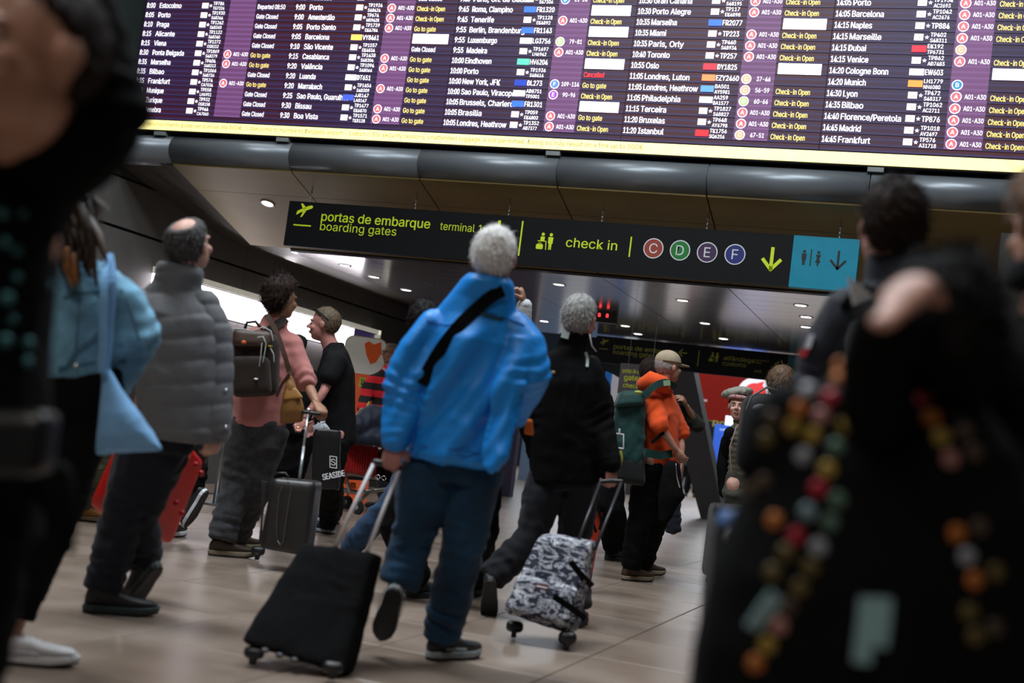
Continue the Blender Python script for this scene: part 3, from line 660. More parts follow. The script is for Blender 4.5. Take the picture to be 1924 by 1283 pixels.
# ================================================================== white and orange kiosk
def kiosk():
    c = at(668, 790, 14.6); c[2] = 0
    zt = at(676, 632, 14.6)[2]; o = empty('white_kiosk', c, 'white rounded kiosk with orange emblem and orange base behind the man in black', 'kiosk')
    a = R(20); u = V([math.cos(a), math.sin(a), 0]); n_ = V([-u[1], u[0], 0])
    def prof(z0, z1, r, wd, top):
        P = [(-wd, z0), (wd, z0)]
        if top:
            P += [(wd-r+r*math.cos(t), z1-r+r*math.sin(t)) for t in np.linspace(0, PI/2, 7)]+[(-wd+r+r*math.cos(t), z1-r+r*math.sin(t)) for t in np.linspace(PI/2, PI, 7)]
        else: P += [(wd, z1), (-wd, z1)]
        return P
    zm = at(690, 703, 14.6)[2]
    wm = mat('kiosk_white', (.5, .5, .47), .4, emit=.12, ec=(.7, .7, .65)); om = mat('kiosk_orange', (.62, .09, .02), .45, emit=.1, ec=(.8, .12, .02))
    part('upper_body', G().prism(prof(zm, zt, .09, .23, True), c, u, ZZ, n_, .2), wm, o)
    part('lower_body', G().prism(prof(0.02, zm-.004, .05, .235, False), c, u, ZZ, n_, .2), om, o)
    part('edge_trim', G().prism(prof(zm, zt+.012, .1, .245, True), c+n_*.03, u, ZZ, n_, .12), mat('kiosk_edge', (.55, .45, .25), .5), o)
    zc = at(678, 655, 14.6)[2]
    g = G(); g.prism([(-.02, zc+.07), (.03, zc+.1), (.09, zc+.07), (.17, zc+.11), (.19, zc-.02), (.14, zc-.13), (.08, zc-.16), (.02, zc-.06)], c-n_*.004, u, ZZ, n_, .003)
    part('orange_emblem', g, om, o)
    zl = at(672, 716, 14.6)[2]
    part('label', G().prism([(-.02, zl-.06), (.14, zl-.06), (.14, zl+.05), (-.02, zl+.05)], c-n_*.005, u, ZZ, n_, .003), mat('lime_label', (.4, .5, .05), .5), o)
    g = G(); text(g, 'ING', c-n_*.007+u*0+ZZ*(zl-.03), u, ZZ, .055, width=.12, bold=.02); part('label_text', g, INK, o, fix=False)
kiosk()
# ================================================================== things far behind
REDM = mat('red_fascia', (.10, .004, .002), .9, spec=.1, emit=.05, ec=(.5, .03, .01))
def shop():
    Y = 47.; k = Y/26
    a = ony(1275, 700, Y); b = ony(1520, 745, Y); z0 = ony(1420, 800, Y)[2]; z1 = ony(1400, 690, Y)[2]
    o = empty('shop_front', ((a[0]+b[0])/2, Y, z0), 'red fascia with a white ring emblem over a dark shop far behind', 'shop front')
    xa, xb = a[0]+.05, b[0]+2.4
    part('fascia_board', G().bb((xa, Y, z0), (xb, Y+.3, z1+.45)), REDM, o)
    for x in (xa+.3, xb-.3): part('post', G().bb((x-.1, Y+.05, 0), (x+.1, Y+.25, z0)), BACKW, o)
    part('dark_opening', G().bb((xa+2.2, Y+.6, 0), (xb, Y+.7, z0)), mat('shop_dark', (.012, .014, .014), .8), o)
    g = G(); c = ony(1418, 742, Y-.02); u = XX
    circle(g, c, XX, ZZ, .36*k, 36, 0, r2=.24*k)
    part('ring_emblem', g, mat('emblem_white', (.6, .6, .62), .5, emit=.15, ec=(.8, .8, .85)), o, fix=False)
    g = G(); circle(g, c-V([0, .004, 0]), XX, ZZ, .245*k, 32); g.prism([(-.1*k, .2*k), (.16*k, .3*k), (.12*k, .1*k)], c-V([0, .006, 0]), XX, ZZ, YY, .002)
    part('emblem_drop', g, mat('emblem_red', (.5, .01, .01), .5, emit=.15, ec=(.7, .01, .01)), o, fix=False)
    c = ony(1310, 752, Y-.02); g = G(); text(g, 'business', c, XX, ZZ, .045*k, width=.2*k); part('small_lettering', g, PW_, o, fix=False)
    c = ony(1350, 782, Y+.1)
    part('green_light_bar', G().bb(c+V([-.28*k, 0, -.12*k]), c+V([.9*k, .1, .1*k])), em('green_light', (.01, .14, .03), 1.), o)
    c = ony(1353, 797, Y-.1); g = G(); text(g, 'R0', c+V([-.15*k, 0, -.06*k]), XX, ZZ, .12*k, width=.26*k, bold=.02); part('gate_letters', g, em('amber_letters', (.12, .09, .02), 1.), o, fix=False)
    c = ony(1373, 793, Y-.2); part('monitor', G().bb(c+V([-.11*k, -.03, -.12*k]), c+V([.16*k, .03, .12*k])), em('monitor_glow', (.65, .75, 1.), .9), o)
shop()
def bluekiosk():
    D = 44.; c = at(1350, 928, D); c[2] = 0
    z1 = at(1355, 797, D)[2]; o = empty('blue_display_stand', c, 'tall blue stand with white vertical lettering far behind beside the beret wearer', 'display stand')
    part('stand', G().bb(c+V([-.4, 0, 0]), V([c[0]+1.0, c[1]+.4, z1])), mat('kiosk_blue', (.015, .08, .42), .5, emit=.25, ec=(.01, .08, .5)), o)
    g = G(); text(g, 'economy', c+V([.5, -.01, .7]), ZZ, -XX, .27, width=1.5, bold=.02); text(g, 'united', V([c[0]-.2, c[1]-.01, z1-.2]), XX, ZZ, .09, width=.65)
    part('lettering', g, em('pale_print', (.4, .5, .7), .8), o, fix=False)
bluekiosk()
def pillar():
    t, b = at(1262, 650, 23.5), at(1322, 905, 23.5)
    u = V([1, 0, 0.]); g = G(); w1 = .42
    ring = lambda c, w_: V([c-u*w_, c+u*w_, c+u*w_+YY*.5, c-u*w_+YY*.5])
    t2 = t+(t-b)*.25; b2 = b+(b-t)*(b[2]/(t[2]-b[2]))
    g.loft([ring(b2, .22), ring(t2, .34)])
    o = part('leaning_column', g, mat('pillar_grey', (.16, .17, .18), .6, var=.1, vs=2)); setp(o, 'leaning grey column far behind to the right of the orange hoodie', 'column')
pillar()
def wedge():
    P = [at(1141, 700, 18.5), at(1152, 704, 18.5), at(1142, 800, 18.5)]
    o = empty('banner', at(1170, 760, 18.5), 'white and blue slanted banner left of the green backpack', 'banner')
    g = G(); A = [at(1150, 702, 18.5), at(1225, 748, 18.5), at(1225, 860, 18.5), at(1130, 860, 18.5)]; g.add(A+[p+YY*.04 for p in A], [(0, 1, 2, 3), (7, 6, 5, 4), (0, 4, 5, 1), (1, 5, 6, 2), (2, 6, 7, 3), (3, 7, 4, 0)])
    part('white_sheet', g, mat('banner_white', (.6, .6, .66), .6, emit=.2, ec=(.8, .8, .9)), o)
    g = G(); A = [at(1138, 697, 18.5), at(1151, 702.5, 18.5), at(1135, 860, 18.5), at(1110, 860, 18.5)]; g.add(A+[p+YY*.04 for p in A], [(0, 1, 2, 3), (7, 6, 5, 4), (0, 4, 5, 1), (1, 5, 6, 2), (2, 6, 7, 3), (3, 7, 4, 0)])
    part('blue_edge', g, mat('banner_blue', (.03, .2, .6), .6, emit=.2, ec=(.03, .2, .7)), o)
    g = G(); b0 = at(1180, 860, 18.5)+YY*.03; b0a = V([b0[0], b0[1], 0.012]); g.tube([b0a, b0+ZZ*.1], .02, 10, ends=False); g.box(b0a, (.5, .3, .024)); part('foot', g, ALU, o)
wedge()
# upright panels added deep in the hall for the polished ceiling to mirror
def unit(x0, x1, Y, z0, z1, c, e, nm, label):
    o = part(nm, G().bb((x0, Y, z0), (x1, Y+.3, z1)), mat(nm+str(round(x0*10)), c, .5, emit=e, ec=c)); setp(o, label, 'wall panel'); return o
for i, (px, wp, c, zt, nm) in enumerate(((1018, 40, (.16, .22, .32), 2.6, 'blue grey'), (1062, 44, (.75, .76, .8), 2.6, 'white'), (1125, 76, (.12, .17, .28), 2.6, 'dark blue'), (1178, 22, (.8, .8, .84), 2.6, 'narrow white'), (1212, 40, (.04, .04, .045), 2.6, 'black'), (1288, 26, (.3, .10, .12), 1.6, 'dull red'))):
    a_ = ony(px-wp/2, 700, 31.5)[0]; b_ = ony(px+wp/2, 700, 31.5)[0]
    unit(a_, b_, 31.5, 0, zt, c, 0, 'reflection_panel', nm+' upright panel deep in the hall behind the far sign')
# right: dark pillar at the picture's edge
q = ony(1886, 384, 11.2)
o = part('dark_pillar', G().bb((q[0], 11.0, 0), (q[0]+.9, 11.45, 3.15)), mat('pillar_black', (.02, .017, .013), .6)); setp(o, 'dark square pillar at the right edge behind the crowd', 'pillar')
# ================================================================== people
SOLEK = mat('sole_black', (.012, .012, .013), .6)
def head_geo(g, c, f, u, s=1., nose=1., chin=1.):
    """skull, jaw, face of a head at c facing f, up u"""
    u = nz(u-f*np.dot(u, f)); r = np.cross(f, u); A = V([r, f, u])*1.
    P = lambda x, y, z: c+(r*x+f*y+u*z)*s
    def E(x, y, z, a, b, d): g.ell(P(x, y, z), (a*s, b*s, d*s), A, 22, 14)
    E(0, -.012, .024, .076, .098, .094); E(0, .022, -.04, .060, .070, .078); E(0, .05, -.085, .036*chin, .032, .028)
    E(0, .079, .022, .052, .018, .013)                       # brow
    E(.034, .064, -.03, .026, .026, .024); E(-.034, .064, -.03, .026, .026, .024)
    g.tube([P(0, .090, .012), P(0, .1, -.008), P(0, .108+.008*nose, -.026)], [.008*s, .010*s, .0125*s], 10)
    E(.012, .097, -.03, .009, .011, .008); E(-.012, .097, -.03, .009, .011, .008)
    E(0, .088, -.055, .022, .011, .007); E(0, .085, -.066, .019, .011, .007)
    for k in (-1, 1):
        g.ell(P(.082*k, -.008, -.008), (.008*s, .019*s, .032*s), V([r, f*.95+u*-.2, u*.95+f*.2]), 12, 8)
        g.ell(P(.089*k, -.018, -.004), (.007*s, .012*s, .026*s), V([nz(r-f*.5*k), f, u]), 12, 8)
    return r, f, u
def face_bits(par, c, f, u, s, iris=(.05, .03, .02), brow=(.05, .035, .025), lips=(.42, .14, .12)):
    u = nz(u-f*np.dot(u, f)); r = np.cross(f, u); A = V([r, f, u])
    P = lambda x, y, z: c+(r*x+f*y+u*z)*s
    EW_ = mat('eye_white', (.6, .58, .55), .3); IR = mat('iris_dark', iris, .3)
    for k in (-1, 1):
        g = G(); g.ell(P(.031*k, .078, .002), (.0145*s, .0105*s, .0065*s), A, 12, 8, mi=0); g.ell(P(.031*k, .0865, .002), (.0055*s, .004*s, .0055*s), A, 10, 6, mi=1)
        part('eye', g, [EW_, IR], par, smooth=True)
        g = G(); g.tube([P(.014*k, .094, .018), P(.03*k, .0925, .024), P(.047*k, .08, .019)], [.0035*s, .004*s, .0025*s], 8); part('eyebrow', g, mat('brow_'+str(brow[0]), brow, .8), par, smooth=True)
    g = G(); g.tube([P(-.022, .089, -.06), P(-.008, .0985, -.0575), P(.008, .0985, -.0575), P(.022, .089, -.06)], [.0025*s, .005*s, .005*s, .0025*s], 8)
    g.tube([P(-.018, .088, -.064), P(0, .0965, -.067), P(.018, .088, -.064)], [.0025*s, .0055*s, .0025*s], 8)
    part('lips', g, mat('lips', lips, .45), par, smooth=True)
def hair(par, c, f, u, s, M, style='short', thick=.016, strands=1400, ln=.03, amp=.004, name='hair', sw=.0016, flow=-.6, back=-.075, freq=38, top=None):
    """closed shell round the skull (sinks into the head where there is no hair) plus fine strands"""
    u = nz(u-f*np.dot(u, f)); r = np.cross(f, u)
    nu, nv = 56, 36; vs = []; on = []
    th = np.linspace(0.02, PI-.02, nv); ph = np.linspace(0, 2*PI, nu, endpoint=False)
    for t in th:
        for p in ph:
            d = V([math.sin(t)*math.sin(p), math.sin(t)*math.cos(p), math.cos(t)])   # x right, y forward, z up
            q = V([d[0]*.079, -.012+d[1]*.101, .024+d[2]*.097])
            x, y, z = q
            # hair line: high in front, to the nape behind, above the ears at the sides
            line = .075 if y > .045 else (back if y < -.035 else back+(.075-back)*max(0, (y+.035)/.08)**.42)
            if style == 'full': line -= .012
            k = (z-line)/.018
            if style == 'bald':    # bare crown
                crown = math.hypot(x, (y+.028)*.85)/.056
                if z > .045: k = min(k, (crown-.88)/.16)
            k = max(-1, min(1, k)); tk = thick*(.75+.25*max(0, d[2]))
            if style in ('messy', 'curly'): tk *= 1.15+.5*max(0, d[2])
            if k > 0: rr = tk*min(1, k*1.3)
            else: rr = -.02*(-k)-.002
            vs.append(q+d*rr); on.append(k > .25)
    vs = V(vs); idx = np.arange(len(vs)).reshape(nv, nu)
    W_ = c+(np.outer(vs[:, 0], r)+np.outer(vs[:, 1], f)+np.outer(vs[:, 2], u))*s
    cen = c+u*.02*s; nd = W_-cen; nd /= np.linalg.norm(nd, axis=1, keepdims=True)
    onf = V(on).astype(float)
    W_ = W_+nd*((vn(W_*freq)*amp+vn(W_*freq*2.3)*amp*.5)*onf)[:, None]
    fs = [(idx[i, j], idx[i, (j+1) % nu], idx[i+1, (j+1) % nu], idx[i+1, j]) for i in range(nv-1) for j in range(nu)]
    fs.append(tuple(idx[0][::-1])); fs.append(tuple(idx[-1]))
    g = G(); g.add(W_, fs)
    cand = np.flatnonzero(onf > 0)
    if strands and len(cand):
        vv, ff = [], []
        for q in RNG.choice(cand, strands):
            p = W_[q]+RNG.normal(0, .004, 3)*s; n_ = nd[q]
            t = nz(u*flow+n_*(.3 if style not in ('messy', 'curly') else .6)+RNG.normal(0, .16 if style not in ('messy', 'curly') else .8, 3))
            L = ln*(.5+RNG.random())*s; sd = nz(np.cross(n_, t))*sw; t2 = nz(t-n_*.35+RNG.normal(0, .15, 3))
            k = len(vv); p1 = p+t*L*.5; p2 = p1+t2*L*.5
            vv += [p-n_*.003-sd, p-n_*.003+sd, p1+sd*.8, p1-sd*.8, p2]; ff += [(k, k+1, k+2, k+3), (k+3, k+2, k+4)]
        g.add(vv, ff)
    return part(name, g, M, par, smooth=True)
def hand_geo(g, w_, d, n, side, s=1., curl=40, spread=.0, thumb=1):
    """w_ wrist, d along the hand, n palm normal (fingers curl towards it), side towards the thumb"""
    d = nz(d); n = nz(n-d*np.dot(n, d)); sd = nz(np.cross(d, n)); sd = sd if np.dot(sd, side) > 0 else -sd
    P = lambda x, y, z: w_+(sd*x+d*y+n*z)*s
    g.tube([P(0, -.02, 0), P(0, .012, 0), P(.002, .05, 0), P(0, .082, 0)], [.026*s, .030*s, .041*s, .040*s], 16, flat=(n, .5))
    for i, (x, L) in enumerate(((.030, .9), (.0105, 1.), (-.0095, .93), (-.029, .74))):
        a = 0; p = P(x, .078-.006*abs(i-1), 0); pts = [p]
        for seg, bend in ((.044, .55), (.027, 1.), (.021, .75)):
            a += R(curl)*bend; dd = d*math.cos(a)+n*math.sin(a)+sd*(x*spread*6)
            p = p+nz(dd)*seg*L*s; pts.append(p)
        g.tube(pts, [.0098*s, .0092*s, .0083*s, .0072*s], 10)
    if thumb:
        p0, p1 = P(.020, .018, .006), P(.047, .045, .016)
        p2 = p1+nz(d*.75+sd*.25+n*(.25+curl/90))*.031*s; p3 = p2+nz(d*.65-sd*.15+n*(.3+curl/70))*.025*s
        g.tube([p0, p1, p2, p3], [.014*s, .0125*s, .010*s, .008*s], 10)
def shoe(par, heel, f, u, s, M, SM, style='shoe', lift=0, accent=None):
    u = nz(u-f*np.dot(u, f)); r = np.cross(f, u); P = lambda x, y, z: heel+(r*x+f*y+u*z)*s
    hi = .125 if style == 'boot' else .085
    out = [(-.0, .030), (.03, .036), (.09, .036), (.15, .045), (.21, .048), (.255, .040), (.285, .022)]
    # sole
    a = np.linspace(0, PI, 9); L = []
    pts = [(.027*math.cos(t), .012-.020*math.sin(t)) for t in np.linspace(PI, 2*PI, 7)][::-1]
    rt = [(w2, y) for y, w2 in out[1:]]
    outl = [(-x, y) for x, y in rt[::-1]]; outl = rt+[(.0, .302)]+[(-x, y) for x, y in rt[::-1]]+[(-.026, .004), (-.012, -.008), (.012, -.008), (.026, .004)]
    g = G(); n = len(outl)
    rb = lambda z, k: V([P(x*k, .14+(y-.14)*k, z+(max(0, y-.2)*.12)) for x, y in outl])
    g.loft([rb(0, .95), rb(.003, .99), rb(.012, .99)]); part('outsole', g, SOLEK, par); g = G()
    def ring(z, k, tz=0): return V([P(x*k, .14+(y-.14)*k, z+(max(0, y-.2)*.12)) for x, y in outl])
    g.loft([ring(.012, .99), ring(.014, 1.01), ring(.030, 1.02), ring(.036, .96)]); part('sole', g, SM, par, smooth=False)
    g = G(); rings = []
    prof = [(-.004, .022, .055), (.012, .032, hi), (.05, .037, hi+.012), (.09, .038, hi-.005 if style != 'boot' else hi-.02), (.13, .041, .075), (.18, .045, .058), (.23, .044, .046), (.27, .034, .036), (.292, .014, .020)]
    for y, w2, z in prof:
        zb = .022+max(0, y-.2)*.12
        rings.append(V([P(w2*math.copysign(abs(math.cos(t))**.8, math.cos(t)), y, zb+(z)*(.5+.5*math.sin(t))**.75 if math.sin(t) > -1 else zb) for t in np.linspace(-PI/2, 1.5*PI, 18, endpoint=False)]))
    g.loft(rings); o = part('shoe', g, M, par, smooth=True)
    if style != 'plain':
        g = G()
        for k in range(4):
            y = .10+.024*k; z = [.088, .078, .070, .064][k]+.018
            g.tube([P(-.022, y, z-.004), P(0, y, z+.004), P(.022, y, z-.004)], .0028*s, 6)
        part('laces', g, accent or RUBBER, o)
    if accent:
        g = G()
        for k in (-1, 1): g.tube([P(.0435*k, .05, .05), P(.047*k, .10, .05), P(.049*k, .16, .045)], .005*s, 6, flat=(r, .3))
        part('side_stripe', g, accent, o, smooth=True)
    return P(0, .058, .10)
def ellring(c, r, f, a, b, n=28, p=2.3):
    t = np.linspace(0, 2*PI, n, endpoint=False); ct, st = np.cos(t), np.sin(t)
    return c+np.outer(np.sign(ct)*np.abs(ct)**(2/p)*a, r)+np.outer(np.sign(st)*np.abs(st)**(2/p)*b, f)
def person(D, J, label, look=(0, 0), hs=1., skin=None, face=False, hairspec=None, top=None, trousers=None, shoes=None, hands=None, group=None, vs=None, bodyup=None, eyes=None):
    """J: joints name -> (x, y, depth offset). person's own left/right."""
    Q = {k: at(v[0], v[1], D+(v[2] if len(v) > 2 else 0)) for k, v in J.items()}
    hc = (Q['hl']+Q['hr'])/2; sc = (Q['sl']+Q['sr'])/2
    up = nz(sc-hc); rt = Q['sr']-Q['sl']; sw = np.linalg.norm(rt)/2; rt = nz(rt-up*np.dot(rt, up)); fw = np.cross(up, rt)
    base = V([hc[0], hc[1], 0.])
    E = empty('person', base, label, 'person', group)
    skin = skin or SKIN; vs = vs or min(max(.0019*D, .008), .02)
    out = dict(Q=Q, E=E, hc=hc, sc=sc, up=up, rt=rt, fw=fw, sw=sw)
    # feet first: they give the ankles
    if shoes:
        for k in 'lr':
            sp = shoes.get(k)
            if not sp: continue
            s = shoes.get('s', 1.)
            if sp[0] == 'F': h = onz(sp[1], sp[2], 0.); f = azd(sp[3]); u_ = UP
            else:
                h = at(*sp[1]); t = at(*sp[2]); f = nz(t-h); u_ = {'away': AWAY, 'z': UP, 'right': R0}[sp[3]] if isinstance(sp[3], str) else nz(sp[3])
            Q['a'+k] = shoe(E, h, f, u_, s, shoes['M'], shoes['S'], shoes.get('style', 'shoe'), accent=shoes.get('acc'))
    for k in 'lr':
        if 'a'+k not in Q: Q['a'+k] = Q['k'+k]+(Q['k'+k]-Q['h'+k])*.9
    # head
    f = nz(azd(look[0])*math.cos(R(look[1]))+UP*math.sin(R(look[1])))
    hu = nz(UP+(Q['head']-Q.get('nk', sc))*.0); out['hf'] = f
    hcn = Q['head']; nk = Q.get('nk', sc+up*.05)
    g = G(); head_geo(g, hcn, f, UP, hs); hr_ = np.cross(f, nz(UP-f*np.dot(UP, f)))
    g.tube([hcn-UP*.05*hs-f*.015, (hcn-UP*.10*hs+nk)/2-f*.01, nk-up*.05], [.056*hs, .056*hs, .066*hs], 16)
    hv, hf_, _ = g.arrays(); hvx, hfx, _n = voxel(hv, hf_, .0055 if D < 7 else .0075, 2)
    b = G()
    b.loft([ellring(hc-up*.02, rt, fw, .13, .085), ellring(hc*.6+sc*.4, rt, fw, .115, .08), ellring(hc*.2+sc*.8, rt, fw, .14, .09), ellring(sc-up*.04, rt, fw, sw*.7, .065), ellring(nk-up*.01, rt, fw, .055, .055)])
    for k in 'lr':
        S_, El, Wr = Q['s'+k], Q['e'+k], Q['w'+k]
        S2 = S_-nz(S_-sc)*.045-up*.065
        b.tube([S2, S2*.5+El*.5, El, El*.45+Wr*.55, Wr], [.048, .043, .037, .034, .026], 12)
        b.tube([Q['h'+k], Q['k'+k], Q['a'+k]], [.078, .048, .034], 12)
    b.tube([nk-up*.04, (hcn-UP*.08+nk)/2], [.058, .056], 12)
    bv, bf, _ = b.arrays(); bvx, bfx, _n = voxel(bv, bf, max(vs, .009), 2)
    allg = G(); allg.add(bvx, bfx); allg.add(hvx, hfx)
    for k in 'lr':
        h = (hands or {}).get(k, {})
        if h is None: continue
        Wr = Q['w'+k]; d = nz(Wr-Q['e'+k]); d = nz(h['d']) if 'd' in h else d
        n_ = h.get('n'); n_ = nz(n_) if n_ is not None else nz(-rt if k == 'r' else rt)
        sd = h.get('side', fw if abs(np.dot(d, fw)) < .8 else up); hg = G(); hand_geo(hg, Wr, d, n_, sd, h.get('s', 1.), h.get('curl', 35), h.get('spread', 0))
        a_, b_, _ = hg.arrays(); x_, y_, _n = voxel(a_, b_, .0042 if D < 9 else .0055, 2); allg.add(x_, y_)
    out['body'] = part('body', allg, skin, E, smooth=True, fix=False)
    if face: face_bits(E, hcn, f, UP, hs, **(eyes or {}))
    if hairspec: hair(E, hcn, f, UP, hs, **hairspec)
    # trousers
    if trousers:
        t = trousers; g = G(); w0 = t.get('w', .165); dd = t.get('d', .125); rr = t.get('r', (.105, .085, .075)); tp = t.get('top', .06)
        g.loft([ellring(hc-up*.10, rt, fw, w0*.92, dd*.9), ellring(hc-up*.02, rt, fw, w0, dd), ellring(hc+up*tp, rt, fw, w0*.93, dd*.92)])
        for k in 'lr':
            H_, K_, A_ = Q['h'+k], Q['k'+k], Q['a'+k]
            e_ = A_+nz(K_-A_)*t.get('cuff', .0)
            H2 = hc+(H_-hc)*.55+(H_-hc)*.0-up*.06
            g.tube([hc+(H_-hc)*1.-up*.04, H_*.6+K_*.4, K_, K_*.45+e_*.55, e_], [rr[0], rr[0]*.98, rr[1], rr[1]*.5+rr[2]*.5, rr[2]], 18, ends=False)
        def lf(v, nn):
            for k in 'lr':
                a_ = nz(Q['k'+k]-Q['a'+k]); near = np.linalg.norm((v-Q['a'+k])-np.outer((v-Q['a'+k])@a_, a_), axis=1) < .16
                w2 = folds(v, nn, Q['a'+k]+a_*.10, a_, .09, .06, .0055); v = np.where(near[:, None], w2, v)
                a_ = nz(Q['h'+k]-Q['a'+k]); near = np.linalg.norm((v-Q['k'+k])-np.outer((v-Q['k'+k])@a_, a_), axis=1) < .16
                w2 = folds(v, nn, Q['k'+k], a_, .10, .065, .0035); v = np.where(near[:, None], w2, v)
            return v
        out['trousers'] = part('trousers', g, t['M'], E, vox=max(vs, .009), it=3, wr=t.get('wr', .010), wf=t.get('wf', (7, 7, 9)), fn=lf)
    # coat, shirt, jacket
    if top:
        t = top; g = G(); T_ = sc-hc; Ln = np.linalg.norm(T_)
        rings = [ellring(hc+T_*a+fw*sh+rt*rs, rt, fw, wa, da) for a, wa, da, sh, rs in t['rings']]
        slope = t.get('slope', .6)
        rings.append(ellring(sc+up*.012, rt, fw, sw*.96, t.get('sd', .095)))
        rings.append(ellring(sc*(1-slope)+nk*slope, rt, fw, sw*t.get('nw', .55), .088)); nr = t.get('nr', .082); rings.append(ellring(nk, rt, fw, nr, nr*.95))
        col = t.get('collar', .03)
        if col: rings.append(ellring(nk+(hcn-nk)*.0+UP*col, rt, fw, t.get('cr', .078), t.get('cr', .078)+.004))
        g.loft(rings)
        sr = t.get('sr', (.075, .068, .055)); cut = t.get('sleeve', 1.); sleeves = []
        for k in 'lr':
            S_, El, Wr = Q['s'+k], Q['e'+k], Q['w'+k]
            S1 = S_-nz(S_-sc)*.032-up*.045
            gs_ = G()
            if cut >= 1: gs_.tube([S1, S_*.5+El*.5, El, El*.5+Wr*.5, Wr-nz(Wr-El)*(.0)], [sr[0], sr[0]*.5+sr[1]*.5, sr[1], sr[1]*.55+sr[2]*.45, sr[2]], 18)
            else: e_ = S_*(1-cut)+El*cut; gs_.tube([S1, e_], [sr[0], sr[1]], 18)
            sleeves.append((gs_, S1, El, Wr))
        for ex in t.get('extra', []): ex(g, out)
        fs_ = t.get('vs', vs); merge = t.get('merge', True)
        if merge:
            for gs_, S1, El, Wr in sleeves: A_, B_, _ = gs_.arrays(); g.add(A_, B_)
        A_, B_, _ = g.arrays(); vv, ff, nn = voxel(A_, B_, fs_, t.get('it', 2)); vv = wrinkle(vv, nn, t.get('wr', .010), t.get('wf', (7, 7, 5)), D)
        if merge:
            for gs_, S1, El, Wr in sleeves:
                for c_, a_, re_, pe_, am_ in ((El, nz(Wr-S1), .10, .055, .006), (Wr, nz(Wr-El), .06, .035, .003)):
                    m_ = np.clip((.17-np.linalg.norm(vv-c_, axis=1))/.06, 0, 1)[:, None]; w2 = folds(vv, nn, c_, a_, re_, pe_, am_*t.get('fold', 1)); vv = vv*(1-m_)+w2*m_
            sleeves = []
        if t.get('fn'): vv = t['fn'](vv, nn)
        G2 = G(); G2.add(vv, ff)
        for gs_, S1, El, Wr in sleeves:    # sleeves keep their own surface, so the armhole and the crease against the body show
            A_, B_, _ = gs_.arrays(); vv, ff, nn = voxel(A_, B_, fs_, 3); vv = wrinkle(vv, nn, t.get('wr', .010)*.7, t.get('wf', (7, 7, 5)), D+3)
            if t.get('fold', 1): vv = folds(vv, nn, El, nz(Wr-S1), .10, .052, .0052*t.get('fold', 1)); vv = folds(vv, nn, Wr, nz(Wr-El), .06, .035, .003*t.get('fold', 1))
            if t.get('sfn'): vv = t['sfn'](vv, nn, S1, El, Wr)
            G2.add(vv, ff)
        out['top'] = part(t.get('name', 'jacket'), G2, t['M'], E, smooth=True, fix=False)
    return out
def folds(v, nn, c, ax, reach, period, amp):
    """soft creases round a joint: bands across ax near c, uneven round the limb"""
    s = (v-c)@ax; n1 = vn(v*6+3)*2.0; n2 = vn(v*5+11)
    return v+nn*(np.sin(s*2*PI/period+n1*2.6)*np.exp(-(s/reach)**2)*amp*(.45+.9*np.abs(n2)))[:, None]
def strap(name, pts, wd, n, M, par, th=.006, label=None):
    """flat band along pts lying against surfaces with normal n"""
    pts = [V(p, float) for p in pts]; rings = []
    P = []
    for i in range(len(pts)-1):     # catmull-rom
        a, b, c, d = pts[max(i-1, 0)], pts[i], pts[i+1], pts[min(i+2, len(pts)-1)]
        for t in np.linspace(0, 1, 6, endpoint=False): P.append(.5*((2*b)+(-a+c)*t+(2*a-5*b+4*c-d)*t*t+(-a+3*b-3*c+d)*t**3))
    P.append(pts[-1])
    for i, p in enumerate(P):
        t = nz(P[min(i+1, len(P)-1)]-P[max(i-1, 0)]); nn = n(p) if callable(n) else n; nn = nz(nn-t*np.dot(nn, t)); s_ = np.cross(t, nn)*wd/2; k = nn*th/2
        rings.append(V([p-s_-k, p+s_-k, p+s_+k, p-s_+k]))
    g = G(); g.loft(rings); return part(name, g, M, par, label=label)
def bvh(o):
    me = o.data; off = wl(o); return BVHTree.FromPolygons([tuple(V(v.co)+off) for v in me.vertices], [tuple(p.vertices) for p in me.polygons])
def hit(tree, x, y):   # the surface point that a pixel of the photograph shows
    l, n, i, d = tree.ray_cast(Vector(CP), Vector(nz(ray(x, y))))
    return (None, None) if l is None else (V(l), V(n) if np.dot(V(n), ray(x, y)) < 0 else -V(n))
def on(tree, pts, lift=.006):
    P = []
    for x, y in pts:
        l, n = hit(tree, x, y)
        if l is not None: P.append(l+n*lift)
    return P
def wheel(par, c, ax, r=.025, w_=.02, M=None):
    g = G(); ax = nz(ax); g.tube([c-ax*w_/2, c+ax*w_/2], r, 18, ends=False); o = part('wheel', g, M or RUBBER, par, smooth=False)
    return o
# ---------------------------------------------------------------- the white-haired man in the blue jacket
BLUEJ = mat('blue_nylon', (.014, .29, .88), .45, bump=.12, bs=60, var=.07, vs=5, sheen=.0, spec=.45)
JEANS = cloth('blue_denim', (.010, .043, .095), bs=500, var=.45, vs=5, bump=.3)
SOLEG = mat('sole_grey', (.32, .36, .38), .6); SHOEK = mat('shoe_black', (.018, .018, .02), .55, bump=.2, bs=80)
WHAIR = mat('white_hair', (.78, .76, .74), .75, var=.2, vs=60); GHAIR = mat('grey_hair', (.30, .29, .28), .75, var=.35, vs=60)
DHAIR = mat('dark_brown_hair', (.020, .010, .007), .7, var=.4, vs=50, spec=.2); KHAIR = mat('black_hair', (.008, .007, .007), .7, var=.4, vs=50, spec=.2)
def flap(g, o):   # the loose right tail of the jacket
    pts = [at(975, 640, 5.18), at(960, 720, 5.12), at(945, 790, 5.08), at(926, 850, 5.04), at(915, 882, 5.02)]
    g.tube(pts, [.06, .062, .062, .048, .020], 14, flat=(nz(FW), .6), ends=False)
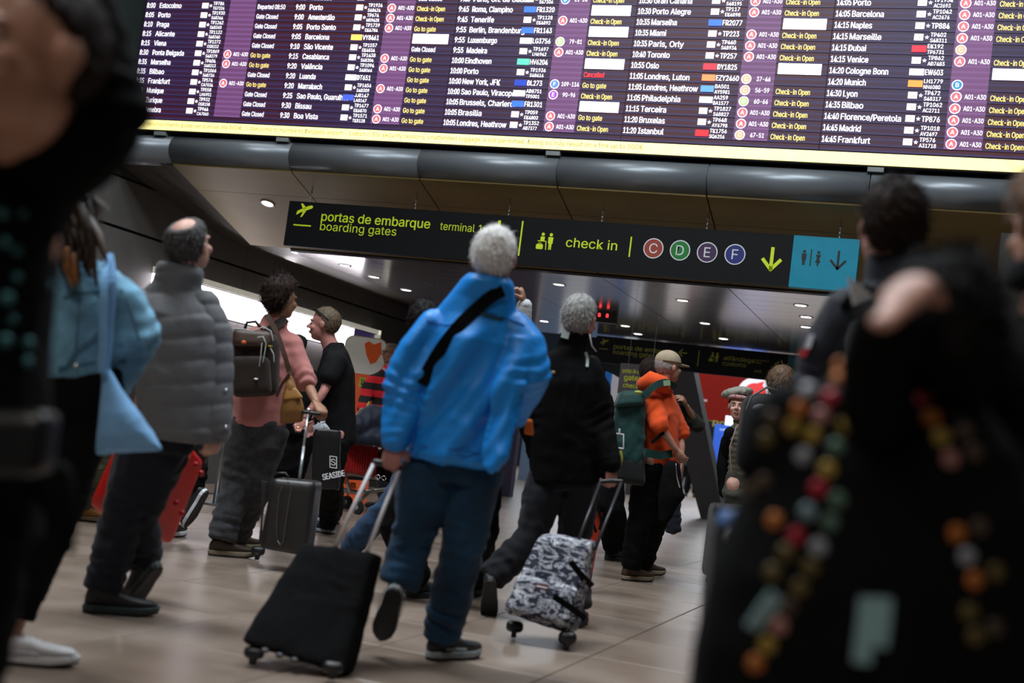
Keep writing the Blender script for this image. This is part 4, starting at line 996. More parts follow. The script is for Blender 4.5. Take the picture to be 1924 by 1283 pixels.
def backfolds(v, n):
    # long loose folds that fall across the back from the right shoulder
    ax = at(990, 640, 5.2); bx = at(830, 850, 5.2); d = nz(bx-ax); s = np.cross(d, FW); s = nz(s)
    t = (v-ax)@d/np.linalg.norm(bx-ax); q = (v-ax)@s
    m_ = np.clip(t*2.2, 0, 1)*np.clip((1.25-t)*2, 0, 1)*(n@FW < -.2)
    return v+n*((np.sin(q*30+vn(v*4)*1.8)*.017+np.sin(q*66+vn(v*5)*2)*.007)*m_)[:, None]
blue = person(5.25, dict(head=(930, 484, 0), nk=(916, 530, 0), sl=(818, 600, -.02), sr=(975, 598, .02), el=(757, 735, -.08), wl=(742, 828, -.12), er=(1000, 705, -.05), wr=(968, 778, .16),
    hl=(808, 852, -.02), hr=(900, 858, .02), kl=(778, 1010, -.0), kr=(872, 1015, .0)), 'white-haired man in a bright blue jacket with a black strap across his back', look=(14, 14), hs=1.02, skin=SKINR,
    hairspec=dict(M=WHAIR, style='short', thick=.011, strands=3000, ln=.018, amp=.0035, flow=-.5, sw=.0012),
    top=dict(M=BLUEJ, rings=[(-.05, .185, .15, -.02, .0), (.0, .192, .16, -.02, .0), (.3, .19, .155, -.01, 0), (.6, .19, .15, 0, 0), (.85, .195, .14, 0, 0)], sr=(.088, .082, .056), wr=.006, wf=(6, 6, 4), it=2, collar=.03, cr=.085, nr=.112, nw=.80, slope=.55, extra=[flap], fn=backfolds, vs=.009),
    trousers=dict(M=JEANS, w=.175, d=.135, r=(.112, .090, .082), wr=.012), shoes=dict(M=SHOEK, S=SOLEG, s=1.04, l=('U', (741, 1112, 5.1), (702, 1243, 5.33), 'away'), r=('F', 806, 1240, 42), acc=SOLEG),
    hands=dict(l=dict(d=-UP*1.+R0*-.05, n=R0*.2-AWAY*-.9, side=R0, curl=62, s=1.05), r=dict(d=UP*.3+AWAY, curl=50)))
blue['Q']['hand'] = blue['Q']['wl']
E_ = blue['E']; bt = bvh(blue['top'])
# sole treads on the raised shoe
# strap across the back
pts = on(bt, [(945, 545), (925, 555), (890, 585), (858, 618), (830, 655), (806, 692), (790, 722)], .006)
if len(pts) > 3: strap('bag_strap', pts, .052, -FW, BLACKCLOTH, E_, .006, label='black diagonal strap')
pts = on(bt, [(893, 585), (905, 590), (925, 597), (945, 600)], .004)
if len(pts) > 2: strap('back_vent', pts, .016, -FW, mat('vent_dark', (.01, .06, .12), .7), E_, .004, label='dark vent slit on the yoke')
pts = on(bt, [(802, 603), (840, 612), (880, 596), (905, 586), (950, 598), (985, 612)], .002)
if len(pts) > 3: strap('yoke_seam', pts, .006, -FW, mat('blue_seam', (.01, .13, .5), .6), E_, .004)
pts = on(bt, [(760, 838), (800, 840), (850, 844), (900, 853)], .001)
if len(pts) > 3: strap('hem_seam', pts, .005, -FW, mat('blue_seam', (.01, .13, .5), .6), E_, .004)
# what he holds in front, orange
o = empty('phone_pouch', at(1000, 800, 5.6), 'small bright orange pouch with black clip just right of the blue jacket', 'pouch')
part('pouch', G().soft(hexa([at(985, 815, 5.6), at(1003, 818, 5.6), at(1000, 788, 5.6), at(988, 788, 5.6)], AWAY*.03), (.3, .5, .3)), cloth('orange_pouch', (.85, .17, .02)), o, smooth=True)
part('clip', G().tube([at(985, 790, 5.6), at(975, 782, 5.62), at(962, 790, 5.62)], .008, 8), BLACKPLASTIC, o, smooth=True)

# ---------------------------------------------------------------- suitcases
def suitcase(name, label, q, th, M, r=(.18, .3, .12), bars=None, barM=ALU, wheels=(), foot=None, wr=0., n=13, parent=None):
    """q front quad [BL,BR,TR,TL] in world; th thickness vector"""
    b = V([(q[0]+q[1])[0]/2, (q[0]+q[1])[1]/2, 0.]); o = empty(name, b, label, 'suitcase')
    g = G(); g.soft(hexa(q, th), r, n); v, f, _ = g.arrays()
    if wr:
        vv, ff, nn = voxel(v, f, .012, 2); vv = wrinkle(vv, nn, wr, (8, 8, 8)); g = G(); g.add(vv, ff)
    part('shell', g, M, o, smooth=True)
    if bars:
        (a0, a1), (b0, b1) = bars; g = G()
        part('handle_bar', G().tube([a0, a1], .0085, 10, ends=False), barM, o, smooth=True)
        part('handle_bar', G().tube([b0, b1], .0085, 10, ends=False), barM, o, smooth=True)
        part('grip', G().tube([a1, (a1+b1)/2+nz(a1-a0)*.008, b1], .013, 10), BLACKPLASTIC, o, smooth=True)
    for w_ in wheels:
        c, ax, rr = w_
        wheel(o, c, ax, rr, .024); part('wheel_housing', G().tube([c+UP*rr*.8-ax*.02, c+UP*rr*.8+ax*.02], rr*.95, 12), BLACKPLASTIC, o, smooth=True)
    return o
# black cloth-covered case behind the blue man
CASEK = mat('case_cover_black', (.004, .004, .0045), .9, bump=.2, bs=300, spec=.15)
q = [at(446, 1206, 4.70), at(644, 1268, 4.70), at(704, 1036, 5.02), at(566, 1018, 5.02)]
hl_ = blue['Q']['wl']-UP*.075
b0 = at(628, 1030, 5.04); b1 = at(688, 1040, 5.04)
a1 = at(704, 868, 5.13); c1 = at(751, 880, 5.13)
s_ = suitcase('black_suitcase', 'black cloth covered suitcase on white bars pulled by the man in the blue jacket', q, AWAY*.17+R0*.03+UP*-.03, CASEK, (.10, .3, .08), bars=((b0, a1), (b1, c1)), barM=mat('white_bar', (.85, .85, .9), .4), wheels=((onz(476, 1236, .035), nz(R0), .024), (onz(624, 1264, .035), nz(R0), .024)), wr=.006)
g = G(); q2 = [at(470, 1205, 4.72), at(632, 1262, 4.72), at(655, 1205, 4.76), at(485, 1150, 4.76)]
for k in range(3):
    c = at(497+k*28, 1222+k*9, 4.70); part('bottom_stud', G().ell(c, (.016, .012, .010)), mat('stud', (.06, .06, .065), .4), s_, smooth=True)

# ---------------------------------------------------------------- balding man in the grey puffer
PUFF = cloth('grey_puffer_nylon', (.15, .155, .165), .65, bump=.12, bs=90, var=.1)
NAVYT = cloth('navy_trousers', (.008, .010, .018), var=.2)
def quilt(hc, up, L, n=7, amp=.012):
    def fn(v, nn):
        t = ((v-hc)@up)/L*n+vn(v*3)*.35; ph = np.abs(((t+.5) % 1)-.5)*2
        return v+nn*(((1-(1-ph)**3)-.7)*amp)[:, None]
    return fn
gJ = dict(head=(357, 462, 0), nk=(338, 512, 0), sl=(268, 552, -.0), sr=(392, 556, .02), el=(235, 680, .0), wl=(240, 790, .05), er=(404, 692, -.0), wr=(405, 802, -.05), hl=(280, 800, 0), hr=(324, 803, .02), kl=(232, 968, 0), kr=(258, 965, .05))
_hc = (at(312, 800, 5.45)+at(378, 806, 5.45))/2; _sc = (at(268, 552, 5.45)+at(398, 556, 5.45))/2
grey = person(5.45, gJ, 'balding man in a quilted grey puffer jacket and navy trousers', look=(22, 24), hs=1.0, skin=SKIN2,
    hairspec=dict(M=mat('salt_dark_hair', (.05, .045, .045), .7, var=.6, vs=40), style='bald', thick=.010, strands=1100, ln=.02, amp=.002),
    top=dict(M=PUFF, rings=[(-.07, .165, .16, 0, .115), (.0, .19, .18, 0, .105), (.3, .195, .18, 0, .07), (.6, .20, .17, 0, .04), (.85, .195, .155, 0, .015)], sr=(.088, .080, .066), wr=.005, collar=.035, cr=.090, nr=.102, nw=.74, slope=.5, fn=quilt(_hc, nz(_sc-_hc), np.linalg.norm(_sc-_hc), 6, .006), vs=.009, it=2, merge=False, fold=0, sfn=lambda v, n, a, b, c: quilt(a, nz(c-a), np.linalg.norm(c-a), 6, .006)(v, n), name='puffer_jacket'),
    trousers=dict(M=NAVYT, w=.165, r=(.108, .088, .080), wr=.012), shoes=dict(M=SHOEK, S=mat('sole_teal_grey', (.03, .05, .05), .6), style='boot', s=1.02, l=('F', 158, 1150, 68), r=('U', (299, 1068, 5.55), (262, 1120, 5.62), nz(-R0*.8+UP*.3+AWAY*.6))),
    hands=dict(r=dict(d=-UP, n=-R0*.6-AWAY*-.8, side=-R0, curl=50)))
t_ = bvh(grey['top'])
for px_, py_, k in ((428, 733, 0), (428, 802, 1)):
    l_, n_ = hit(t_, px_-4, py_)
    if l_ is not None: part('snap_button', G().ell(l_+n_*.003, (.008, .008, .008)), CHROME, grey['E'], smooth=True)
# the red case he carries
REDC = mat('red_case', (.60, .006, .004), .42, bump=.1, bs=200, var=.08)
q = [at(163, 946, 5.80), at(278, 978, 5.76), at(343, 812, 5.76), at(222, 815, 5.80)]
red = suitcase('red_suitcase', 'bright red soft suitcase carried tilted behind the man in the grey puffer', q, (at(385, 868, 6.0)-at(340, 812, 5.76)), REDC, (.16, .30, .14))
def edge(a, b, c): return
o2 = G(); pts = [at(300, 968, 5.73), at(322, 925, 5.74), at(352, 868, 5.78), at(364, 838, 5.8)]
part('zip', G().tube(pts, .003, 6, ends=False), mat('red_piping', (.75, .12, .08), .5), red, smooth=True)
for x, y in ((371, 873), (381, 889), (334, 945), (345, 964)):
    part('foot_stud', G().ell(at(x-3, y, 5.83), (.014, .014, .014)), mat('red_stud', (.5, .01, .01), .3), red, smooth=True)
part('carry_handle', G().tube([at(362, 822, 5.82), at(380, 812, 5.80), at(394, 835, 5.80), at(386, 866, 5.9)], .011, 8), BLACKPLASTIC, red, smooth=True)

# ---------------------------------------------------------------- woman in the denim jacket
DENIM = cloth('light_denim', (.16, .36, .52), bs=350, var=.4, vs=9, bump=.3)
LHAIR = mat('long_brown_hair', (.035, .018, .010), .5, var=.7, vs=20, stretch=(1, 1, .15))
WSHOE = mat('white_leather', (.62, .62, .64), .5)
den = person(4.35, dict(head=(132, 398, 0), nk=(132, 470, 0), sl=(72, 500, 0), sr=(205, 515, .02), el=(40, 640, 0), wl=(70, 740, .1), er=(262, 632, .0), wr=(215, 720, .12), hl=(112, 720, 0), hr=(168, 724, 0), kl=(60, 960, -.05), kr=(115, 945, .0)),
    'woman with long brown hair in a light denim jacket and white sneakers', look=(-35, 5), hs=.96, skin=SKIN,
    hairspec=dict(M=LHAIR, style='full', thick=.02, strands=900, ln=.05, amp=.004),
    top=dict(M=DENIM, rings=[(.06, .135, .125, 0, 0), (.12, .15, .135, 0, 0), (.4, .165, .14, 0, 0), (.7, .175, .135, 0, 0), (.88, .17, .12, 0, 0)], sr=(.080, .078, .058), wr=.012, collar=.03, cr=.07, slope=.5, name='denim_jacket', vs=.009),
    trousers=dict(M=BLACKCLOTH, w=.165, d=.135, r=(.105, .082, .055), wr=.006, top=.12, cuff=.06), shoes=dict(M=WSHOE, S=mat('white_sole', (.7, .72, .75), .5), s=.95, r=('F', -22, 1243, 74), l=('U', (-95, 1150, 4.2), (-60, 1215, 4.25), nz(R0+UP*.5)), acc=mat('pale_lilac', (.45, .42, .46), .5)))
# locks of long hair down the back
g = G()
for i in range(34):
    x = 100+RNG.random()*82; y0 = 360+RNG.random()*50; y1 = 455+RNG.random()*75+max(0, 20-abs(x-165))
    d0 = 4.26+RNG.random()*.05
    p = [at(x*.5+66+RNG.normal(0, 3), y0, d0), at(x+RNG.normal(0, 5)+6, (y0+y1)/2, 4.22+RNG.random()*.04), at(x+14+RNG.normal(0, 7), y1, 4.20+RNG.random()*.05)]
    g.tube(p, [.02, .018, .004], 7)
part('long_hair', g, LHAIR, den['E'], smooth=True, fix=False)
part('hair_ends', G().tube([at(126, 470, 4.20), at(128, 505, 4.19), at(136, 540, 4.19)], [.014, .016, .004], 7).tube([at(138, 480, 4.2), at(140, 510, 4.18), at(146, 536, 4.19)], [.012, .012, .004], 7), mat('auburn_hair', (.22, .08, .02), .5, var=.4, vs=40), den['E'], smooth=True, label='orange brown hair ends')
t_ = bvh(den['top']); 
l_, n_ = hit(t_, 143, 686)
if l_ is not None: part('snap_button', G().ell(l_+n_*.004, (.009, .009, .009)), CHROME, den['E'], smooth=True)
pts = on(t_, [(110, 698), (125, 690), (145, 660), (172, 640), (190, 620)], .002)
if len(pts) > 3: strap('hem_seam', pts, .012, -FW, mat('denim_seam', (.05, .13, .2), .8), den['E'], .005)
for P_, wd in (([(118, 560), (150, 552), (185, 548), (212, 540)], .006), ([(150, 556), (146, 620), (140, 680)], .006), ([(190, 552), (188, 600), (184, 660)], .006), ([(228, 545), (250, 600), (262, 640)], .006), ([(205, 690), (222, 684), (236, 676)], .010), ([(110, 690), (140, 688), (180, 680)], .006)):
    pts = on(t_, P_, .002)
    if len(pts) > 2: strap('stitched_seam', pts, wd, -FW, mat('denim_seam', (.05, .13, .2), .8), den['E'], .004)
pts = on(t_, [(95, 478), (120, 490), (150, 494), (180, 490), (198, 482)], .004)
if len(pts) > 2: strap('collar', pts, .045, -FW, DENIM, den['E'], .012)
# pale blue tote
TOTE = cloth('pale_blue_canvas', (.20, .43, .74), bs=300, var=.08, bump=.2)
o = empty('tote_bag', at(230, 855, 4.22), 'pale blue canvas tote hanging from the denim jacket shoulder', 'tote bag')
g = G(); rows = []
for (xl, yl, xr, yr, th) in ((188, 690, 200, 690, .012), (187, 730, 225, 728, .03), (183, 780, 258, 775, .06), (179, 820, 284, 812, .07), (176, 845, 299, 838, .05), (174, 857, 304, 847, .010)):
    a, b = at(xl, yl, 4.16), at(xr, yr, 4.16); c = (a+b)/2; rows.append(ellring(c+AWAY*.02, nz(b-a), AWAY, np.linalg.norm(b-a)/2, th, 24, 2.6))
g.loft(rows); part('bag', g, TOTE, o, vox=.008, it=2, wr=.006, wf=(9, 9, 4))
P_ = [at(203, 478, 4.28), at(197, 520, 4.15), at(193, 600, 4.11), at(191, 700, 4.14)]
strap('bag_strap', P_, .022, -FW, TOTE, o, .005)
P_ = [at(207, 480, 4.30), at(212, 530, 4.19), at(206, 620, 4.20), at(198, 705, 4.17)]
strap('bag_strap', P_, .022, -FW, TOTE, o, .005)

# ---------------------------------------------------------------- dark-coated man at the left edge, very near
COATK = mat('black_wool_coat', (.005, .0055, .006), .9, bump=.25, bs=250, spec=.12)
def bulk(g, o):
    g.tube([at(70, 330, 1.95), at(165, 245, 1.98), at(215, 185, 2.0)], [.075, .082, .062], 16)
    g.tube([at(205, 185, 2.05), at(180, 75, 2.08), at(150, -40, 2.06)], [.062, .048, .040], 16)
left = person(1.95, dict(head=(62, 105, -.10), nk=(10, 245, .0), sl=(-165, 310, 0), sr=(60, 340, 0), el=(-200, 560, 0), wl=(-160, 760, -.1), er=(215, 185, .1), wr=(130, -60, .05), hl=(-140, 800, 0), hr=(-20, 800, 0), kl=(-160, 1250, 0), kr=(-70, 1250, 0), al=(-160, 1700, 0), ar=(-70, 1700, 0)),
    'blurred person in a long black coat with a raised arm at the left edge', look=(-140, 0), hs=.98, skin=SKIN,
    hairspec=dict(M=DHAIR, style='short', strands=600, thick=.008),
    top=dict(M=COATK, rings=[(-.45, .155, .12, 0, -.02), (-.3, .15, .125, 0, -.02), (-.0, .145, .13, 0, -.01), (.35, .135, .125, 0, -.01), (.7, .15, .125, 0, -.02), (.9, .15, .11, 0, 0)], sr=(.062, .060, .045), wr=.006, collar=.03, cr=.07, extra=[bulk], name='long_coat', vs=.010),
    trousers=dict(M=BLACKCLOTH, w=.13, r=(.08, .065, .06)), shoes=None, face=True)
part('coat_tail', G().tube([at(95, 900, 1.93), at(120, 980, 1.93), at(133, 1035, 1.93)], [.035, .022, .006], 10, flat=(nz(FW), .4)), COATK, left['E'], smooth=True)
part('collar', G().tube([at(-20, 225, 1.95), at(35, 205, 1.86), at(80, 140, 1.9)], [.03, .030, .022], 12), cloth('grey_scarf', (.06, .06, .065)), left['E'], smooth=True, label='grey scarf at the neck')
t_ = bvh(left['top'])
for x, y, s in ((10, 455, .9), (30, 470, .7), (12, 560, 1), (8, 640, 1.), (50, 645, .9), (90, 535, .6), (48, 680, .8), (30, 520, .7), (5, 400, .9), (42, 400, .6), (20, 600, .7)):
    l_, n_ = hit(t_, x, y)
    if l_ is not None: part('sequin', G().ell(l_+n_*.003, (.010*s, .010*s, .010*s)), mat('teal_sequin', (.05, .20, .22), .35, metal=.3), left['E'], smooth=True)
# shoulder bag of the same person
o = part('leather_bag', G().soft(hexa([at(-80, 905, 1.75), at(70, 895, 1.75), at(88, 770, 1.78), at(-70, 770, 1.78)], AWAY*.08), (.3, .6, .3)), mat('black_leather', (.010, .010, .011), .35), None, smooth=True)
setp(o, 'black leather bag hanging against the long black coat at the left edge', 'bag')
g = G(); 

# ---------------------------------------------------------------- man in the pink shirt
PINK = cloth('salmon_shirt', (.56, .22, .20), .8, bs=300, var=.08)
GREYT = cloth('charcoal_trousers', (.045, .047, .052), bs=500, var=.25, vs=30)
BSHOE = mat('brown_shoe', (.045, .03, .018), .6); BSOLE = mat('tan_sole', (.25, .2, .13), .7)
pink = person(8.15, dict(head=(529, 563, 0), nk=(516, 602, 0), sl=(458, 632, .0), sr=(553, 630, .02), el=(438, 705, .1), wl=(440, 750, .25), er=(578, 722, -.02), wr=(595, 757, -.16), hl=(462, 785, 0), hr=(512, 790, .02), kl=(447, 905, .0), kr=(482, 910, .0)),
    'dark curly-haired man in a salmon pink shirt and charcoal trousers', look=(42, 4), hs=1.02, skin=SKINT,
    hairspec=dict(M=DHAIR, style='messy', thick=.026, strands=2600, ln=.028, amp=.012, freq=26, sw=.0014),
    top=dict(M=PINK, rings=[(-.08, .165, .125, 0, .0), (.0, .17, .13, 0, 0), (.4, .175, .13, 0, 0), (.8, .185, .125, 0, 0)], sr=(.082, .074, .06), wr=.010, collar=.03, cr=.068, sleeve=.96, name='shirt'),
    trousers=dict(M=GREYT, w=.17, r=(.115, .100, .090), wr=.014), shoes=dict(M=BSHOE, S=BSOLE, l=('F', 393, 1043, 62), r=('F', 428, 1031, 40)),
    hands=dict(r=dict(d=nz(R0*.5-UP*.5-AWAY*.6), n=-UP, side=R0, curl=75, s=1.05)))
pb = empty('backpack', at(475, 750, 7.92), 'dark brown backpack with pale cords worn over the pink shirt', 'backpack')
BROWNP = cloth('dark_brown_nylon', (.028, .018, .014), .7, var=.15)
q = [at(430, 746, 7.86), at(517, 742, 7.86), at(521, 625, 7.86), at(431, 622, 7.86)]
part('pack_body', G().soft(hexa(q, AWAY*.17), (.35, .5, .3)), BROWNP, pb, smooth=True)
part('front_pocket', G().soft(hexa([at(433, 742, 7.80), at(508, 740, 7.80), at(503, 668, 7.80), at(434, 668, 7.80)], AWAY*.10), (.35, .5, .3)), BROWNP, pb, smooth=True)
part('lid', G().soft(hexa([at(434, 650, 7.80), at(506, 652, 7.80), at(510, 622, 7.83), at(436, 616, 7.83)], AWAY*.12), (.3, .5, .6)), mat('brown_leather_panel', (.05, .025, .015), .5), pb, smooth=True)
CORD = mat('pale_cord', (.45, .5, .48), .5)
for P_ in ([(436, 617), (455, 618), (475, 622), (495, 614), (509, 622), (513, 640)], [(484, 634), (494, 632), (500, 645), (497, 665), (494, 680)], [(492, 645), (490, 668), (487, 688)], [(508, 654), (514, 665), (515, 680)]):
    part('cord', G().tube([at(x, y, 7.785) for x, y in P_], .0035, 6), CORD, pb, smooth=True)
part('badge', G().ell(at(481, 712, 7.79), (.013, .01, .006), V([R0, AWAY, UP])), mat('silver_badge', (.8, .85, .9), .3), pb, smooth=True)
part('orange_mark', G().ell(at(458, 643, 7.785), (.016, .006, .012), V([R0, AWAY, UP])), mat('orange_mark', (.7, .12, .03), .5), pb, smooth=True)
part('top_loop', G().tube([at(459, 620, 7.9), at(464, 606, 7.88), at(480, 604, 7.88), at(492, 618, 7.9)], .010, 8), BROWNP, pb, smooth=True)
part('yellow_tag', G().bb(at(508, 646, 7.79)-.008, at(508, 654, 7.79)+.008), mat('yellow_tag', (.5, .4, .05), .5), pb)
for P_ in ([(449, 628), (450, 606), (462, 594), (470, 590)], [(498, 628), (518, 612), (535, 600), (545, 592)]):
    t2 = bvh(pink['top']); pts = on(t2, P_, .012)
    if len(pts) > 2: strap('shoulder_strap', pts, .055, -FW, BROWNP, pb, .012)
# camel shoulder bag
cb = empty('shoulder_bag', at(550, 800, 7.95), 'camel brown leather shoulder bag beside the pink shirt', 'bag')
CAMEL = mat('camel_leather', (.24, .11, .025), .5, bump=.2, bs=60, var=.15)
g = G(); rows = []
for xl, yl, xr, yr, th in ((541, 706, 548, 706, .015), (537, 725, 556, 724, .04), (531, 748, 566, 745, .05), (527, 775, 571, 770, .055), (526, 796, 569, 792, .04)):
    a, b = at(xl, yl, 7.93), at(xr, yr, 7.93); rows.append(ellring((a+b)/2, nz(b-a), AWAY, np.linalg.norm(b-a)/2, th, 20))
g.loft(rows); part('bag', g, CAMEL, cb, vox=.01, it=2, wr=.006)
part('flap', G().soft(hexa([at(531, 752, 7.87), at(570, 748, 7.87), at(556, 728, 7.89), at(538, 728, 7.89)], AWAY*.03), (.3, .5, .4)), mat('camel_flap', (.32, .15, .03), .45), cb, smooth=True)
part('ring', G().tube([at(541, 700, 7.9), at(546, 694, 7.9), at(545, 703, 7.9)], .005, 6), CHROME, cb, smooth=True)
strap('bag_strap', [at(502, 592, 7.98), at(520, 625, 7.93), at(534, 665, 7.9), at(544, 700, 7.9)], .030, -FW, mat('brown_strap', (.07, .035, .02), .6), cb, .008)
strap('bag_strap', [at(545, 702, 7.9), at(530, 722, 7.92), at(520, 745, 7.93)], .018, -FW, mat('brown_strap', (.07, .035, .02), .6), cb, .008)
# his hard case
HARD = mat('dark_hard_shell', (.022, .02, .02), .38, bump=.1, bs=30, var=.1)
q = [at(484, 1030, 7.62), at(573, 1046, 7.62), at(592, 905, 7.66), at(510, 897, 7.66)]
b0 = at(562, 904, 7.72); a1 = at(579, 775, 7.9)
hc_ = suitcase('hard_suitcase', 'dark hard shell suitcase held by the man in the pink shirt', q, AWAY*.24+R0*.02, HARD, (.22, .3, .12), wheels=((onz(484, 1042, .035), nz(R0), .032), (onz(572, 1052, .035), nz(R0), .032)))
part('handle_bar', G().tube([b0, (b0+a1)/2], .010, 10, ends=False).tube([(b0+a1)/2, a1], .0075, 10, ends=False), mat('pale_steel', (.5, .58, .6), .3, .7), hc_, smooth=True)
part('grip', G().tube([a1-R0*.03, a1+R0*.07], .012, 10), BLACKPLASTIC, hc_, smooth=True)
part('grip_tip', G().ell(a1+UP*.015, (.016, .016, .014)), CHROME, hc_, smooth=True)
P_ = [(521, 1015), (519, 990), (524, 930), (532, 908), (542, 905), (547, 915), (540, 960), (532, 1018), (526, 1024), (521, 1015)]
part('curved_groove', G().tube([at(x, y, 7.60) for x, y in P_], .004, 6, ends=False), mat('groove_grey', (.12, .11, .10), .35, metal=.5), hc_, smooth=True)
for k in range(4):
    part('shell_rib', G().tube([at(497-k*2.5+3, 905, 7.625), at(484-k*0+3+k*1.5, 1020, 7.60)], .005, 6), HARD, hc_, smooth=True)
part('top_handle', G().tube([at(515, 895, 7.75), at(520, 889, 7.75), at(536, 889, 7.75), at(541, 896, 7.75)], .009, 8), BLACKPLASTIC, hc_, smooth=True)

# ---------------------------------------------------------------- man in the black polo, in profile
POLO = mat('black_polo', (.008, .008, .009), .85, bump=.25, bs=250, spec=.15)
LB_ = mat('light_brown_hair', (.10, .065, .035), .65, var=.4, vs=60)
polo = person(10.0, dict(head=(609, 610, 0), nk=(628, 652, 0), sl=(632, 668, -.2), sr=(628, 660, .2), el=(607, 738, -.28), wl=(573, 785, -.34), er=(612, 735, .3), wr=(590, 790, .3), hl=(634, 815, -.11), hr=(632, 812, .11), kl=(624, 905, -.1), kr=(626, 900, .1)),
    'man in a black polo shirt with sunglasses on his head facing left', look=(-82, 0), hs=1.12, skin=SKINR, face=True,
    hairspec=dict(M=LB_, style='short', thick=.008, strands=1500, ln=.014, amp=.003),
    top=dict(M=POLO, rings=[(-.12, .17, .15, 0, 0), (.0, .175, .16, .01, 0), (.35, .175, .165, .02, 0), (.75, .19, .15, .0, 0)], sr=(.088, .080, .06), sleeve=.58, wr=.008, collar=.035, cr=.075, name='polo_shirt'),
    trousers=dict(M=BLACKCLOTH, w=.17, d=.14, r=(.10, .085, .08), wr=.01), shoes=dict(M=SHOEK, S=SOLEG, l=('F', 626, 1004, -75), r=('F', 636, 985, -80), s=1.0),
    hands=dict(l=dict(curl=45, side=R0, n=-AWAY), r=dict(curl=30)))
E_ = polo['E']; c = polo['Q']['head']; f = polo['hf']; r_ = np.cross(f, UP); P = lambda x, y, z: c+(r_*x+f*y+UP*z)*1.12
part('sunglasses', G().tube([P(-.088, .0, .07), P(-.085, .03, .085), P(-.05, .075, .095), P(-.02, .082, .095)], [.005, .006, .012, .010], 8).tube([P(-.088, .0, .07), P(-.086, -.05, .03)], .004, 6).tube([P(.088, .0, .07), P(.085, .03, .085), P(.05, .075, .095), P(.02, .082, .095), P(-.02, .082, .095)], [.005, .006, .012, .01, .005], 8), mat('sunglass_black', (.01, .01, .012), .2), E_, smooth=True)
part('ring', G().tube([at(558, 803, 9.33), at(562, 804, 9.33)], .008, 8), mat('gold', (.8, .55, .2), .3, .9), E_, smooth=True)
# black carrier bag with lettering
sb = empty('carrier_bag', at(600, 940, 9.6), 'black carrier bag with white square logo and lettering between the two suitcases', 'bag')
q = [at(585, 918, 9.6), at(636, 922, 9.6), at(640, 808, 9.6), at(588, 804, 9.6)]
g = G(); g.soft(hexa(q, AWAY*.10), (.15, .6, .08)); part('bag', g, mat('black_plastic_film', (.010, .010, .011), .4), sb, vox=.01, it=2, wr=.008, wf=(8, 8, 3))
t2 = bvh([o for o in sb.children][0])
def ontext(tree, s, x0, y0, x1, y1, hpx, par, nm, M, D, bold=0.):
    a, b = at(x0, y0, D), at(x1, y1, D); u = nz(b-a); n_ = nz(np.cross(u, UP)); n_ = n_ if np.dot(n_, FW) < 0 else -n_; v_ = np.cross(n_, u); v_ = v_ if v_[2] > 0 else -v_
    g = G(); text(g, s, a+n_*.0, u, v_, hpx*D/F, width=np.linalg.norm(b-a), bold=bold); return part(nm, g, M, par, fix=False)
ontext(None, 'SEASIDE', 607, 902, 648, 894, 11, sb, 'lettering', PW_, 9.56, .03)
g = G(); c0 = at(626, 868, 9.56); u = nz(R0*.98+UP*.1)
stroke(g, [(-.024, -.042), (.026, -.042), (.026, .042), (-.024, .042), (-.024, -.042)], .007, c0, R0, CU); text(g, 'S', c0-CU*.024, R0, CU, .048, align='c', bold=.01); part('square_logo', g, PW_, sb, fix=False)
g = G()
for i in range(16):
    x = 592+RNG.random()*26; g.tube([at(593+RNG.random()*14+6, 792+RNG.random()*6, 9.64), at(x-4, 802, 9.62), at(x+RNG.normal(0, 3), 812, 9.62)], [.006, .014, .010], 7, flat=(AWAY, .5))
part('paper_tuft', g, mat('pale_plastic', (.35, .37, .40), .4), sb, smooth=True, fix=False)
strap('handle', [at(600, 812, 9.62), at(598, 785, 9.64), at(578, 792, 9.64)], .012, -FW, BLACKCLOTH, sb, .004)
# standing companion in black behind
comp = person(11.5, dict(head=(560, 655, 0), nk=(558, 680, 0), sl=(530, 695, 0), sr=(590, 697, .0), el=(525, 750, 0), wl=(530, 800, 0), er=(594, 750, 0), wr=(590, 800, 0), hl=(543, 800, 0), hr=(577, 802, 0), kl=(532, 880, 0), kr=(560, 880, 0)),
    'person all in black standing behind the pink shirted man', look=(20, 0), hs=.95, hairspec=dict(M=KHAIR, strands=300),
    top=dict(M=BLACKCLOTH, rings=[(-.15, .17, .13, 0, 0), (0, .17, .13, 0, 0), (.5, .17, .13, 0, 0), (.85, .18, .12, 0, 0)]), trousers=dict(M=BLACKCLOTH, r=(.10, .08, .07)),
    shoes=dict(M=SHOEK, S=SOLEG, l=('F', 492, 962, -60), r=('F', 535, 962, 20)))

